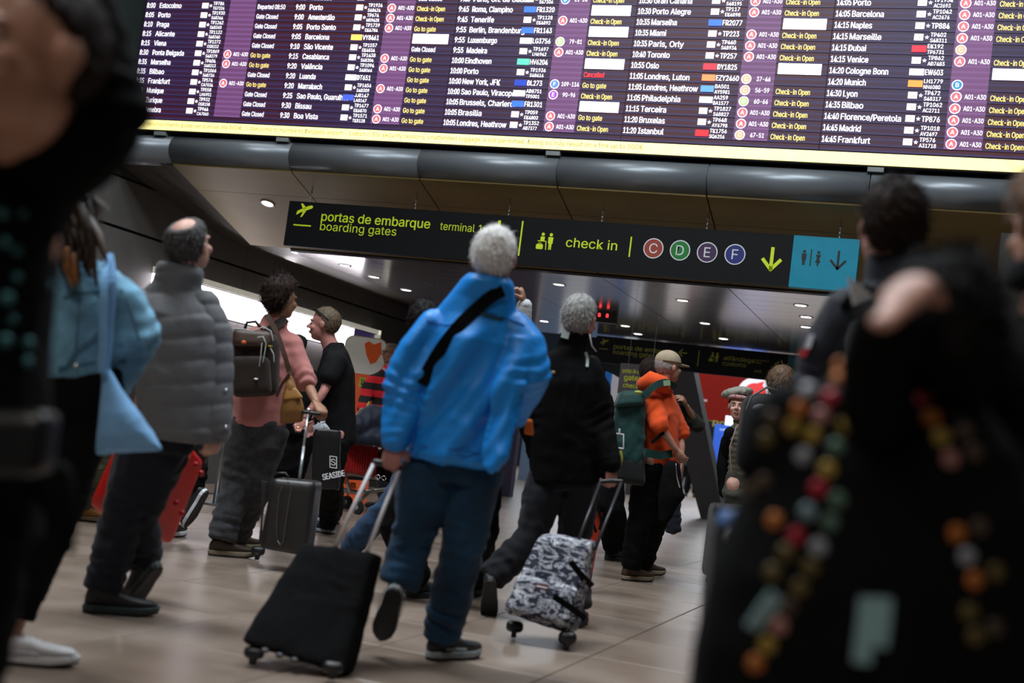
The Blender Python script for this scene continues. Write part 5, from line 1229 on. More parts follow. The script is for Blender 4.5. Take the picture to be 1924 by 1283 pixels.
# ---------------------------------------------------------------- trolley, red ribbed case and the man in stripes
DT = 13.3
def cart():
    b = onz(668, 952, 0); o = empty('luggage_cart', b, 'steel luggage cart with black wheels under a red ribbed suitcase', 'luggage cart')
    A = lambda x, y, d=0: at(x, y, DT+d)
    ST = mat('cart_steel', (.55, .57, .58), .35, .8)
    part('frame_rail', G().tube([A(635, 880), A(660, 890, .1), A(735, 905, .6)], .016, 8), ST, o, smooth=True)
    part('frame_rail', G().tube([A(630, 918), A(672, 925, .1), A(735, 918, .6)], .024, 8), ST, o, smooth=True)
    part('frame_rail', G().tube([A(648, 888), A(657, 925)], .02, 8), ST, o, smooth=True)
    part('frame_rail', G().tube([A(700, 918, .3), A(672, 945, .1)], .02, 8), ST, o, smooth=True)
    part('deck', G().soft(hexa([A(632, 900), A(715, 905, .5), A(715, 898, .5), A(632, 892)], AWAY*.4), (.1, .3, .3)), mat('cart_dark', (.03, .03, .03), .5), o, smooth=True)
    part('handle_frame', G().tube([A(735, 905, .6), A(722, 830, .6), A(690, 795, .75), A(668, 782, .8)], .018, 8), ST, o, smooth=True)
    part('orange_bumper', G().soft(hexa([A(642, 908, -.02), A(652, 910, -.02), A(652, 894, -.02), A(642, 892, -.02)], AWAY*.05), (.4, .4, .4)), mat('orange_plastic', (.6, .10, .02), .5), o, smooth=True)
    part('orange_bumper', G().soft(hexa([A(657, 918, -.02), A(668, 919, -.02), A(668, 907, -.02), A(657, 906, -.02)], AWAY*.05), (.4, .4, .4)), mat('orange_plastic', (.6, .10, .02), .5), o, smooth=True)
    ax = nz(R0*.6+AWAY*.8)
    for x, y, r, d in ((638, 938, .075, 0), (654, 926, .07, .5), (674, 942, .07, -.1), (728, 940, .07, .6)):
        c = A(x, y, d); c[2] = r; w_ = wheel(o, c, ax, r, .04); part('hub', G().tube([c-ax*.024, c+ax*.024], r*.35, 12, ends=False), mat('hub_grey', (.3, .3, .3), .5), w_)
        part('fork', G().tube([c, c+UP*.11], .012, 8), ST, o, smooth=True)
cart()
REDR = mat('red_ribbed_shell', (.36, .012, .012), .33, var=.08)
q = [at(637, 886, 12.9), at(706, 898, 13.3), at(712, 838, 13.3), at(640, 829, 12.9)]
rc = empty('red_ribbed_suitcase', at(670, 890, 13), 'dark red ribbed suitcase lying on the luggage cart', 'suitcase')
part('shell', G().soft(hexa(q, AWAY*.42), (.12, .2, .15)), REDR, rc, smooth=True)
for k in range(15):
    t = (k+.5)/15; a = q[0]*(1-t)+q[1]*t; b = q[3]*(1-t)+q[2]*t; m_ = a*.5+b*.5
    part('rib', G().tube([a*.94+b*.06, m_-AWAY*.008, a*.04+b*.96, b+AWAY*.04+UP*.004], .008, 8), REDR, rc, smooth=True)
for x in (649+60, 720): 
    pass
# dark bag with grommets and a dark coat heaped on top
o = empty('dark_duffel', at(720, 900, 13.4), 'black duffel with two steel eyelets beside the red ribbed suitcase', 'bag')
part('bag', G().soft(hexa([at(708, 903, 13.3), at(748, 910, 13.4), at(750, 845, 13.4), at(713, 842, 13.3)], AWAY*.3), (.3, .4, .3)), BLACKCLOTH, o, smooth=True)
for x, y in ((710, 896), (721, 898)):
    c = at(x, y, 13.16); g = G(); a_ = np.linspace(0, 2*PI, 17)[:-1]
    g.tube([c+(R0*math.cos(t)+CU*math.sin(t))*.022 for t in list(a_)+[a_[0]]], .005, 6, ends=False); part('eyelet', g, CHROME, o, smooth=True)
o = part('folded_coat', G().tube([at(648, 812, 12.9), at(665, 800, 12.9), at(700, 785, 13.1), at(745, 800, 13.2)], [.05, .10, .14, .13], 14, flat=(AWAY, .9)).tube([at(655, 822, 12.9), at(700, 822, 13.), at(740, 830, 13.1)], [.06, .09, .1], 14), cloth('dark_navy_quilt', (.012, .016, .032), .6), None, vox=.02, it=3, wr=.02)
setp(o, 'dark navy padded coat heaped on top of the red ribbed suitcase', 'coat')
STR = bpy.data.materials.new('red_black_stripes'); STR.use_nodes = True
def _str():
    nt = STR.node_tree; L = nt.links.new; b = nt.nodes['Principled BSDF']; b.inputs['Roughness'].default_value = .9
    g = nt.nodes.new('ShaderNodeTexCoord'); sp = nt.nodes.new('ShaderNodeSeparateXYZ'); L(g.outputs['Object'], sp.inputs[0])
    a = nt.nodes.new('ShaderNodeMath'); a.operation = 'MULTIPLY'; a.inputs[1].default_value = 2*PI/.155; L(sp.outputs[2], a.inputs[0])
    s = nt.nodes.new('ShaderNodeMath'); s.operation = 'SINE'; L(a.outputs[0], s.inputs[0])
    c = nt.nodes.new('ShaderNodeMath'); c.operation = 'GREATER_THAN'; c.inputs[1].default_value = 0; L(s.outputs[0], c.inputs[0])
    m_ = nt.nodes.new('ShaderNodeMix'); m_.data_type = 'RGBA'; m_.inputs[6].default_value = (.012, .008, .010, 1); m_.inputs[7].default_value = (.62, .012, .02, 1); L(c.outputs[0], m_.inputs[0]); L(m_.outputs[2], b.inputs['Base Color'])
_str()
st = person(14.35, dict(head=(735, 664, 0), nk=(733, 690, 0), sl=(760, 705, .1), sr=(697, 708, -.05), el=(770, 745, .0), wl=(745, 780, -.3), er=(686, 748, -.15), wr=(679, 768, -.3), hl=(750, 790, 0), hr=(715, 788, 0), kl=(750, 860, .1), kr=(718, 860, .1)),
    'older man with glasses in a red and black striped sweater leaning on the luggage cart', look=(-128, 0), hs=1.0, skin=SKINT, face=True,
    hairspec=dict(M=GHAIR, style='bald', thick=.008, strands=400, ln=.012, amp=.001),
    top=dict(M=STR, rings=[(-.1, .18, .14, 0, 0), (0, .19, .15, 0, 0), (.5, .19, .15, 0, 0), (.85, .19, .13, 0, 0)], sr=(.085, .075, .055), wr=.012, collar=.02, name='striped_sweater'),
    trousers=dict(M=NAVYT, r=(.10, .085, .08)), shoes=dict(M=SHOEK, S=SOLEK, l=('F', 752, 960, -120), r=('F', 730, 958, -120)), hands=dict(r=dict(curl=60, s=1.1)))
c = st['Q']['head']; f = st['hf']; r_ = np.cross(f, UP); P = lambda x, y, z: c+(r_*x+f*y+UP*z)
g = G()
for k in (-1, 1):
    g.tube([P(.033*k+.02*math.cos(t), .102, .004+.016*math.sin(t)) for t in np.linspace(0, 2*PI, 13)], .0022, 5, ends=False); g.tube([P(.054*k, .10, .008), P(.082*k, .0, .01)], .002, 5, ends=False)
g.tube([P(-.012, .104, .008), P(.012, .104, .008)], .002, 5, ends=False); part('glasses', g, BLACKPLASTIC, st['E'], smooth=True)
part('collar', G().tube([at(720, 692, 13.98), at(728, 701, 13.95), at(740, 700, 13.95)], .012, 6), mat('check_collar', (.3, .32, .38), .7), st['E'], smooth=True)
o = part('yellow_bag', G().soft(hexa([at(684, 780, 13.75), at(692, 776, 13.75), at(695, 752, 13.75), at(689, 758, 13.75)], AWAY*.05), (.4, .4, .4)), mat('yellow_film', (.5, .42, .08), .5), None, smooth=True); setp(o, 'small yellow packet held below the striped sweater sleeve', 'packet')
# ---------------------------------------------------------------- curly-haired person with a raised hand, behind the blue jacket
cur = person(8.2, dict(head=(796, 604, 0), nk=(794, 640, 0), sl=(764, 668, 0), sr=(878, 668, .0), el=(778, 740, .1), wl=(800, 790, .2), er=(975, 655, .05), wr=(985, 572, 0), hl=(798, 830, 0), hr=(860, 830, 0), kl=(748, 930, -.0), kr=(850, 930, 0)),
    'black curly-haired person in a white top raising one hand behind the blue jacket', look=(20, 5), hs=1.0, skin=SKINT,
    hairspec=dict(M=KHAIR, style='messy', thick=.016, strands=900, ln=.018, amp=.008, freq=30),
    top=dict(M=cloth('white_knit', (.55, .56, .58), bump=.5, bs=80), rings=[(-.1, .17, .13, 0, 0), (0, .17, .13, 0, 0), (.5, .18, .14, 0, 0), (.85, .19, .12, 0, 0)], sr=(.08, .07, .045), collar=.06, cr=.085, wr=.012, name='white_top'),
    trousers=dict(M=cloth('mid_denim', (.03, .075, .16), bs=500, var=.3), r=(.10, .085, .075), wr=.012), shoes=dict(M=SHOEK, S=SOLEG, l=('F', 648, 1064, 0), r=('F', 850, 1070, 10)),
    hands=dict(r=dict(d=UP*1.-R0*.35, n=-R0, side=-AWAY, curl=62, s=1.0)))
# ---------------------------------------------------------------- third walker in black hidden by the blue jacket
wk = person(7.1, dict(head=(900, 590, .0), nk=(895, 630, 0), sl=(840, 660, 0), sr=(955, 665, 0), el=(835, 740, 0), wl=(840, 800, 0), er=(955, 740, 0), wr=(940, 800, 0), hl=(820, 850, 0), hr=(905, 850, 0), kl=(740, 985, 0), kr=(905, 990, 0), al=(770, 1098, 0), ar=(905, 1100, 0)),
    'person in black walking hidden behind the blue jacket', look=(10, 0), hs=.85, hairspec=dict(M=KHAIR, strands=200),
    top=dict(M=BLACKCLOTH, rings=[(-.2, .2, .13, 0, 0), (0, .2, .13, 0, 0), (.5, .18, .13, 0, 0), (.85, .18, .12, 0, 0)], sr=(.06, .055, .05)), trousers=dict(M=BLACKCLOTH, w=.2, r=(.12, .095, .08)),
    shoes=dict(M=SHOEK, S=SOLEK, l=('F', 765, 1122, 50), r=('F', 880, 1118, 30)))

# ---------------------------------------------------------------- grey-haired man in black with the camouflage case
gh = person(7.05, dict(head=(1090, 600, 0), nk=(1076, 645, 0), sl=(1015, 672, -.02), sr=(1112, 678, .02), el=(995, 775, 0), wl=(1010, 850, .1), er=(1126, 790, .0), wr=(1146, 872, -.08), hl=(1030, 880, 0), hr=(1092, 886, 0), kl=(1000, 1010, -.05), kr=(1078, 1025, .05)),
    'grey-haired man in a black jacket pulling a camouflage suitcase', look=(30, 4), hs=1.08, skin=SKINR,
    hairspec=dict(M=GHAIR, style='short', thick=.012, strands=2400, ln=.016, amp=.003),
    top=dict(M=BLACKCLOTH, rings=[(-.1, .195, .15, 0, 0), (0, .195, .15, 0, 0), (.4, .19, .15, 0, 0), (.8, .20, .14, 0, 0)], sr=(.088, .08, .06), wr=.010, collar=.06, cr=.085, name='black_jacket'),
    trousers=dict(M=cloth('near_black_trousers', (.008, .009, .014)), w=.17, r=(.11, .09, .082), wr=.012), shoes=dict(M=SHOEK, S=SOLEK, l=('U', (921, 1094, 6.8), (918, 1166, 6.93), 'away'), r=('F', 1078, 1180, 12), acc=None),
    hands=dict(r=dict(d=-UP*.9+R0*.2, n=-AWAY*-.5-R0*.6, side=AWAY, curl=72, s=1.1)))
t2 = bvh(gh['top'])
for P_, wd, nm in (([(1057, 628), (1070, 630)], .04, 'collar_patch'), ([(1098, 662), (1102, 676), (1101, 690)], .016, 'reflective_strip')):
    pts = on(t2, P_, .008)
    if len(pts) > 1: strap(nm, pts, wd, -FW, mat('reflective_grey', (.42, .48, .48), .4), gh['E'], .004)
l_, n_ = hit(t2, 1040, 700)
if l_ is not None: part('small_emblem', G().ell(l_+n_*.004, (.012, .006, .010), V([R0, AWAY, UP])), mat('emblem_tan', (.4, .25, .06), .5), gh['E'], smooth=True)
part('earphone_wire', G().tube([at(1108, 628, 6.93), at(1112, 650, 6.9), at(1120, 660, 6.92)], .003, 6), mat('wire_white', (.5, .5, .5), .5), gh['E'], smooth=True)
CAMO = bpy.data.materials.new('camouflage_print'); CAMO.use_nodes = True
def _camo():
    nt = CAMO.node_tree; L = nt.links.new; b = nt.nodes['Principled BSDF']; b.inputs['Roughness'].default_value = .7
    g = nt.nodes.new('ShaderNodeTexCoord'); mp = nt.nodes.new('ShaderNodeMapping'); mp.inputs['Scale'].default_value = (1, 1, 1.9); L(g.outputs['Object'], mp.inputs[0])
    n = nt.nodes.new('ShaderNodeTexNoise'); n.inputs['Scale'].default_value = 10; n.inputs['Detail'].default_value = 3; n.inputs['Distortion'].default_value = 2.2; L(mp.outputs[0], n.inputs['Vector'])
    r = nt.nodes.new('ShaderNodeValToRGB'); r.color_ramp.interpolation = 'CONSTANT'; L(n.outputs[0], r.inputs[0])
    e = r.color_ramp.elements; e[0].position = 0; e[0].color = (.012, .014, .03, 1); e[1].position = .465; e[1].color = (.16, .17, .22, 1)
    for p, c in ((.50, (.48, .48, .52, 1)), (.56, (.02, .022, .045, 1)), (.605, (.68, .67, .70, 1))): x = e.new(p); x.color = c
    L(r.outputs[0], b.inputs['Base Color'])
_camo()
q = [at(940, 1150, 6.1), at(1075, 1196, 6.1), at(1112, 1018, 6.3), at(1012, 1003, 6.3)]
cc = suitcase('camouflage_suitcase', 'white and navy camouflage suitcase pulled by the grey-haired man', q, AWAY*.20+R0*.05, CAMO, (.16, .35, .12), bars=((at(1088, 1012, 6.36), at(1128, 905, 6.75)), (at(1118, 1032, 6.4), at(1168, 905, 6.75))), barM=mat('dark_bar', (.05, .05, .055), .4, .5),
     wheels=((onz(966, 1186, .035), nz(R0), .030), (onz(1065, 1208, .035), nz(R0), .032)), wr=.004)
part('pocket', G().soft(hexa([at(950, 1145, 6.05), at(1068, 1180, 6.05), at(1088, 1105, 6.13), at(975, 1080, 6.13)], AWAY*.08), (.2, .5, .2)), CAMO, cc, smooth=True)
part('label', G().soft(hexa([at(1006, 1106, 6.06), at(1029, 1110, 6.06), at(1030, 1099, 6.07), at(1008, 1096, 6.07)], AWAY*.01), (.2, .4, .2)), mat('label_dark_red', (.12, .02, .03), .5), cc, smooth=True)
part('label_line', G().tube([at(1009, 1101, 6.05), at(1027, 1105, 6.05)], .003, 5), PW_, cc)
strap('side_strap', [at(1040, 1120, 6.05), at(1070, 1140, 6.06), at(1098, 1160, 6.2)], .03, -FW, BLACKCLOTH, cc, .01)
strap('side_strap', [at(1072, 1055, 6.16), at(1092, 1080, 6.2), at(1112, 1100, 6.35)], .03, -FW, BLACKCLOTH, cc, .01)

# ---------------------------------------------------------------- man in the orange hoodie
OR = cloth('orange_fleece', (.80, .085, .012), .85, bs=200, var=.06)
BOOT = mat('brown_boot', (.06, .03, .018), .6)
orr = person(9.9, dict(head=(1256, 690, 0), nk=(1240, 728, 0), sl=(1225, 752, -.16), sr=(1258, 755, .14), el=(1240, 800, -.25), wl=(1270, 845, -.2), er=(1279, 815, .1), wr=(1280, 868, .0), hl=(1222, 865, -.08), hr=(1255, 868, .08), kl=(1203, 965, -.05), kr=(1235, 965, .05)),
    'man in an orange hoodie and beige cap with a green backpack', look=(58, 8), hs=1.02, skin=SKIN, 
    hairspec=dict(M=GHAIR, style='short', thick=.004, strands=300, ln=.008, amp=.001),
    top=dict(M=OR, rings=[(-.05, .15, .15, 0, 0), (0, .155, .155, 0, 0), (.4, .16, .15, .01, 0), (.8, .175, .135, 0, 0)], sr=(.082, .074, .058), sleeve=.98, wr=.012, collar=.05, cr=.09, name='hoodie'),
    trousers=dict(M=BLACKCLOTH, w=.17, r=(.115, .095, .085), wr=.012), shoes=dict(M=BOOT, S=BSOLE, style='boot', l=('F', 1170, 1090, 55), r=('F', 1196, 1078, 55), s=1.05),
    hands=dict(r=dict(curl=30, d=-UP+R0*-.05, side=R0, n=-R0), l=dict(curl=30)))
E_ = orr['E']; c = orr['Q']['head']; f = nz(azd(58)); r_ = np.cross(f, UP); P = lambda x, y, z: c+(r_*x+f*y+UP*z)*1.02
CAPM = cloth('beige_cap', (.42, .33, .22), .85)
g = G(); g.ell(P(0, -.012, .045), (.089, .110, .088), V([r_, f, UP]), 24, 16); v, ff, _ = g.arrays(); v[:, 2] = np.maximum(v[:, 2], P(0, 0, .005)[2]+((v-c)@f)*.30); g = G(); g.add(v, ff)
cp_ = part('cap', g, CAPM, E_, smooth=True)
part('cap_brim', G().soft([P(-.07, .07, .028), P(.07, .07, .028), P(-.055, .175, .022), P(.055, .175, .022), P(-.07, .07, .040), P(.07, .07, .040), P(-.055, .175, .034), P(.055, .175, .034)], (.5, .6, .6)), CAPM, E_, smooth=True)
part('cap_band', G().tube([P(.09*math.sin(t), -.012+.111*math.cos(t), .04) for t in np.linspace(-PI*.8, PI*.8, 18)], .003, 6), mat('cap_band', (.08, .06, .04), .7), E_, smooth=True)
part('hood', G().tube([at(1207, 722, 9.8), at(1222, 715, 9.72), at(1245, 722, 9.74), at(1258, 735, 9.85)], [.05, .075, .065, .03], 14), OR, E_, smooth=True)
gp = empty('backpack', at(1190, 880, 9.75), 'big dark green hiking backpack with a white luggage tag', 'backpack')
GREENP = cloth('dark_green_nylon', (.006, .045, .040), .6, var=.2)
q = [at(1150, 870, 9.6), at(1212, 885, 9.6), at(1214, 735, 9.62), at(1158, 742, 9.62)]
part('pack_body', G().soft(hexa(q, AWAY*.26+R0*.02), (.4, .5, .22)), GREENP, gp, vox=.014, it=3, wr=.012)
part('pack_base', G().soft(hexa([at(1150, 905, 9.62), at(1215, 915, 9.62), at(1213, 860, 9.6), at(1149, 850, 9.6)], AWAY*.26), (.35, .5, .35)), cloth('charcoal_nylon', (.015, .018, .019)), gp, smooth=True)
part('lid', G().soft(hexa([at(1155, 765, 9.56), at(1212, 762, 9.56), at(1212, 732, 9.6), at(1168, 733, 9.6)], AWAY*.28), (.4, .5, .5)), GREENP, gp, smooth=True)
strap('shoulder_strap', [at(1210, 745, 9.6), at(1230, 725, 9.62), at(1252, 718, 9.70), at(1268, 728, 9.8)], .05, -FW, GREENP, gp, .015)
strap('pale_strap_end', [at(1246, 720, 9.665), at(1258, 719, 9.70)], .04, -FW, mat('pale_green', (.35, .5, .3), .6), gp, .018)
strap('waist_strap', [at(1212, 850, 9.6), at(1240, 855, 9.66), at(1262, 852, 9.72)], .06, -FW, GREENP, gp, .02)
strap('waist_strap', [at(1224, 832, 9.62), at(1236, 822, 9.62), at(1248, 812, 9.62)], .025, -FW, BLACKCLOTH, gp, .01)
part('yellow_buckle', G().ell(at(1199, 737, 9.5), (.03, .015, .014), V([R0, AWAY, UP])), mat('yellow_buckle', (.35, .4, .05), .5), gp, smooth=True)
g = G(); c = at(1164, 828, 9.45); u = nz(R0); v_ = CU
for a_, b_ in (((-.03, -.055), (.03, -.055)), ((.03, -.055), (.03, .05)), ((.03, .05), (-.03, .05)), ((-.03, .05), (-.03, -.055))): g.tube([c+u*a_[0]+v_*a_[1], c+u*b_[0]+v_*b_[1]], .006, 6)
g.tube([c+v_*.05, c+v_*.085], .007, 6); g.tube([c+v_*.03-u*.03, c-u*.055+v_*.005, c-u*.06-v_*.02], .003, 5)
tg_ = part('luggage_tag', g, mat('tag_white', (.6, .6, .6), .5), gp, smooth=True)
strap('yellow_cord', [at(1166, 846, 9.45), at(1168, 862, 9.45), at(1165, 875, 9.47)], .02, -FW, mat('lime_cord', (.3, .3, .04), .6), gp, .006)
o = part('hanging_jacket', G().tube([at(1262, 880, 9.6), at(1262, 930, 9.6), at(1248, 975, 9.6)], [.07, .10, .05], 14, flat=(AWAY, .5)), BLACKCLOTH, None, vox=.014, it=3, wr=.012); setp(o, 'black jacket hanging by the hip of the man in the orange hoodie', 'jacket')
part('zip', G().tube([at(1270, 872, 9.5), at(1272, 895, 9.48), at(1277, 915, 9.5)], .006, 6), CHROME, o, smooth=True)
# red and black bag seen between the camouflage bars
o = empty('red_backpack', at(1120, 1015, 8.6), 'orange red bag with black straps behind the camouflage suitcase handle', 'bag')
part('bag', G().soft(hexa([at(1080, 1110, 8.6), at(1108, 1114, 8.6), at(1136, 955, 8.6), at(1096, 945, 8.6)], AWAY*.16), (.35, .5, .3)), cloth('orange_red', (.60, .045, .015)), o, smooth=True)
part('top_cover', G().soft(hexa([at(1098, 950, 8.56), at(1142, 968, 8.56), at(1146, 900, 8.6), at(1104, 905, 8.6)], AWAY*.18), (.4, .5, .4)), BLACKCLOTH, o, smooth=True)
for P_ in ([(1108, 950), (1112, 975), (1120, 1000)], [(1124, 955), (1130, 980), (1126, 995)]): strap('strap', [at(x, y, 8.54) for x, y in P_], .02, -FW, BLACKCLOTH, o, .006)
# dark-trousered person beside (legs seen by the camouflage case), khaki leg
kp = person(11.2, dict(head=(1112, 694, 0), nk=(1114, 722, 0), sl=(1088, 738, 0), sr=(1142, 740, 0), el=(1086, 790, 0), wl=(1090, 835, 0), er=(1144, 790, 0), wr=(1142, 835, 0), hl=(1122, 862, 0), hr=(1148, 864, 0), kl=(1134, 955, 0), kr=(1156, 955, 0)),
    'person in dark trousers mostly hidden by the grey-haired man', look=(15, 0), hs=.9, hairspec=dict(M=KHAIR, strands=200),
    top=dict(M=BLACKCLOTH, rings=[(-.2, .17, .13, 0, 0), (0, .17, .13, 0, 0), (.5, .15, .13, 0, 0), (.85, .14, .12, 0, 0)], sr=(.07, .06, .05)), trousers=dict(M=BLACKCLOTH, r=(.10, .085, .075)),
    shoes=dict(M=SHOEK, S=SOLEK, l=('F', 1138, 1052, 60), r=('F', 1160, 1050, 60)))
# ---------------------------------------------------------------- dark-haired person beyond the cap, elbow out
be = person(11.6, dict(head=(1222, 700, 0), nk=(1225, 728, 0), sl=(1205, 745, 0), sr=(1272, 752, 0), el=(1200, 800, 0), wl=(1210, 840, 0), er=(1312, 802, .05), wr=(1290, 762, -.1), hl=(1225, 850, 0), hr=(1262, 850, 0), kl=(1225, 925, 0), kr=(1265, 925, 0), al=(1225, 1000, 0), ar=(1265, 1000, 0)),
    'dark-haired person with a bent elbow half hidden behind the orange hoodie', look=(40, 0), hs=1., hairspec=dict(M=DHAIR, strands=300, thick=.02),
    top=dict(M=cloth('dark_olive_top', (.015, .015, .010)), rings=[(-.1, .15, .13, 0, 0), (0, .15, .13, 0, 0), (.5, .15, .13, 0, 0), (.85, .16, .12, 0, 0)], sr=(.085, .075, .06), sleeve=.97), trousers=dict(M=NAVYT, r=(.09, .075, .07)), skin=SKINT)
# ---------------------------------------------------------------- woman in the beret
VEST = cloth('olive_quilted_vest', (.13, .115, .075), .5)
bJ = dict(head=(1388, 764, 0), nk=(1396, 790, 0), sl=(1428, 808, .12), sr=(1372, 812, -.02), el=(1440, 870, .1), wl=(1430, 925, 0), er=(1358, 870, .1), wr=(1360, 925, .12), hl=(1412, 905, .08), hr=(1380, 908, -.08), kl=(1410, 985, 0), kr=(1385, 990, 0), al=(1410, 1060, 0), ar=(1385, 1065, 0))
_hc = (at(1412, 905, 11.2)+at(1380, 908, 11.2))/2; _sc = (at(1428, 808, 11.2)+at(1372, 812, 11.2))/2
bw = person(11.2, bJ, 'smiling woman in a grey beret with a striped band and olive quilted vest', look=(-160, 2), hs=1.05, skin=SKIN2, face=True, hands=dict(l=None, r=None),
    hairspec=dict(M=DHAIR, style='short', thick=.016, strands=500, ln=.03),
    top=dict(M=VEST, rings=[(-.10, .135, .14, 0, 0), (.3, .13, .135, 0, 0), (.6, .14, .135, 0, 0), (.88, .14, .12, 0, 0)], sr=(.06, .05, .04), sleeve=.15, wr=.003, collar=.03, cr=.07, fn=quilt(_hc, nz(_sc-_hc), np.linalg.norm(_sc-_hc), 9, .012), name='quilted_vest', vs=.012),
    trousers=dict(M=cloth('olive_trousers', (.05, .05, .035)), w=.155, d=.14, top=.1, r=(.11, .085, .07)), shoes=dict(M=SHOEK, S=SOLEK, l=('F', 1410, 1085, 180), r=('F', 1385, 1090, 190)))
E_ = bw['E']; c = bw['Q']['head']; f = bw['hf']; r_ = np.cross(f, UP); P = lambda x, y, z: c+(r_*x+f*y+UP*z)*1.05
BER = cloth('grey_green_beret', (.34, .34, .28), .7)
part('beret', G().ell(P(.03, -.03, .115), (.14, .13, .055), V([nz(r_+UP*-.25), f, nz(UP+r_*.25)]), 24, 12), BER, E_, vox=.01, it=2, wr=.008, wf=(14, 14, 14))
part('head_band', G().tube([P(.088*math.sin(t), -.008+.106*math.cos(t), .062+.012*math.cos(t)) for t in np.linspace(-PI*.7, PI*.7, 16)], [.018]*16, 8), mat('pink_stripes', (.5, .25, .26), .8, var=.5, vs=70), E_, smooth=True)
SL = BLACKCLOTH
Q_ = bw['Q']
for k in 'lr': part('jacket_sleeve', G().tube([Q_['s'+k], Q_['e'+k], Q_['w'+k]], [.055, .055, .05], 14), SL, E_, vox=.014, it=2, wr=.01)
part('open_jacket', G().tube([at(1362, 825, 11.25), at(1356, 875, 11.25), at(1362, 930, 11.25)], [.04, .05, .04], 14, flat=(AWAY, .7)), SL, E_, vox=.016, it=2, wr=.01)
part('zip', G().tube([at(1384, 800, 11.02), at(1371, 840, 10.98), at(1373, 880, 10.98), at(1378, 893, 11.)], .005, 6), mat('zip_pink', (.45, .3, .3), .5), E_, smooth=True)
# ---------------------------------------------------------------- brown-haired person with a black backpack
bp_ = person(9.2, dict(head=(1468, 724, 0), nk=(1470, 762, 0), sl=(1425, 790, 0), sr=(1515, 795, 0), el=(1420, 860, 0), wl=(1425, 930, 0), er=(1522, 860, 0), wr=(1520, 930, 0), hl=(1440, 935, 0), hr=(1500, 938, 0), kl=(1440, 1030, 0), kr=(1500, 1030, 0), al=(1440, 1120, 0), ar=(1500, 1120, 0)),
    'brown-haired person with a black backpack in front of the beret wearer', look=(20, 0), hs=1.0, skin=SKINT,
    hairspec=dict(M=mat('warm_brown_hair', (.10, .05, .02), .6, var=.5, vs=40), style='full', thick=.03, strands=1600, ln=.035, amp=.006),
    top=dict(M=BLACKCLOTH, rings=[(-.1, .16, .13, 0, 0), (0, .16, .13, 0, 0), (.5, .17, .13, 0, 0), (.85, .18, .12, 0, 0)]), trousers=dict(M=BLACKCLOTH, r=(.10, .08, .07)), shoes=None)
o = empty('backpack', at(1440, 890, 8.9), 'round topped black backpack with a grey oval emblem', 'backpack')
part('pack_body', G().soft(hexa([at(1388, 885, 8.85), at(1490, 895, 8.85), at(1486, 740, 8.9), at(1402, 738, 8.9)], AWAY*.22), (.5, .5, .4)), cloth('black_pack_nylon', (.010, .011, .012), .6), o, smooth=True)
part('oval_emblem', G().ell(at(1425, 765, 8.83), (.045, .012, .022), V([nz(R0+UP*.4), AWAY, nz(UP-R0*.4)])), mat('emblem_grey', (.09, .09, .10), .5), o, smooth=True)
part('piping', G().tube([at(1402, 770, 8.84), at(1412, 745, 8.85), at(1440, 728, 8.86), at(1468, 735, 8.86), at(1480, 755, 8.86)], .008, 8), mat('pack_piping', (.08, .085, .08), .5), o, smooth=True)
# ---------------------------------------------------------------- dark-haired man in navy
NAVYJ = cloth('navy_softshell', (.006, .008, .018), .7)
nv = person(3.35, dict(head=(1672, 432, 0), nk=(1686, 512, 0), sl=(1582, 558, 0), sr=(1822, 565, 0), el=(1535, 760, 0), wl=(1545, 900, .1), er=(1868, 780, 0), wr=(1860, 930, .1), hl=(1625, 950, 0), hr=(1770, 955, 0), kl=(1630, 1200, 0), kr=(1770, 1200, 0), al=(1640, 1500, 0), ar=(1770, 1500, 0)),
    'dark-haired man in a navy jacket seen from behind with a black backpack', look=(-4, 6), hs=.93, skin=SKIN2,
    hairspec=dict(M=DHAIR, style='messy', thick=.014, strands=3000, ln=.026, amp=.006, freq=34, sw=.001),
    top=dict(M=NAVYJ, rings=[(-.1, .19, .14, 0, 0), (0, .19, .14, 0, 0), (.5, .185, .14, 0, 0), (.85, .19, .13, 0, 0)], sr=(.082, .075, .06), collar=.06, cr=.078, wr=.006, name='navy_jacket'),
    trousers=dict(M=BLACKCLOTH, r=(.10, .08, .07)), shoes=None)
t2 = bvh(nv['top']); E_ = nv['E']
def patch(name, px, M, lift=.003, lab=None, tree=None, par=None, th=.004):
    P_ = on(tree or t2, px, lift)
    if len(P_) < 3: return
    c = sum(P_)/len(P_); n = len(P_); g = G(); k = -nz(FW)*th
    g.add(P_+[p+k for p in P_]+[c, c+k], [(i, (i+1) % n, 2*n) for i in range(n)]+[(n+(i+1) % n, n+i, 2*n+1) for i in range(n)]+[(i, i+n, (i+1) % n+n, (i+1) % n) for i in range(n)])
    return part(name, g, M, par or E_, label=lab)
nb = empty('backpack', at(1690, 900, 3.1), 'black backpack with pale triangular panels and teal emblem on the navy jacket', 'backpack')
part('pack_body', G().soft(hexa([at(1585, 940, 3.08), at(1800, 945, 3.08), at(1800, 590, 3.1), at(1610, 585, 3.1)], AWAY*.14), (.3, .5, .25)), cloth('black_pack_nylon', (.010, .011, .012), .6), nb, smooth=True)
tb = bvh([c for c in nb.children][0])
GP = mat('pale_grey_panel', (.55, .57, .6), .6)
for q_, lb in ((((1596, 520), (1606, 572), (1640, 558), (1630, 546)), 'pale grey triangle'), (((1815, 512), (1826, 574), (1848, 576), (1842, 522)), 'pale grey panel')):
    g = G(); A = [at(x, y, 3.16) for x, y in q_]; g.loft([V(A), V(A)+AWAY*.02]); part('strap_panel', g, GP, nb, label=lb)
    g = G(); c_ = sum(A)/4; g.tube([c_+AWAY*.045, c_+AWAY*.14-UP*.02], .016, 10); part('shoulder_strap', g, BLACKCLOTH, nb, smooth=True)
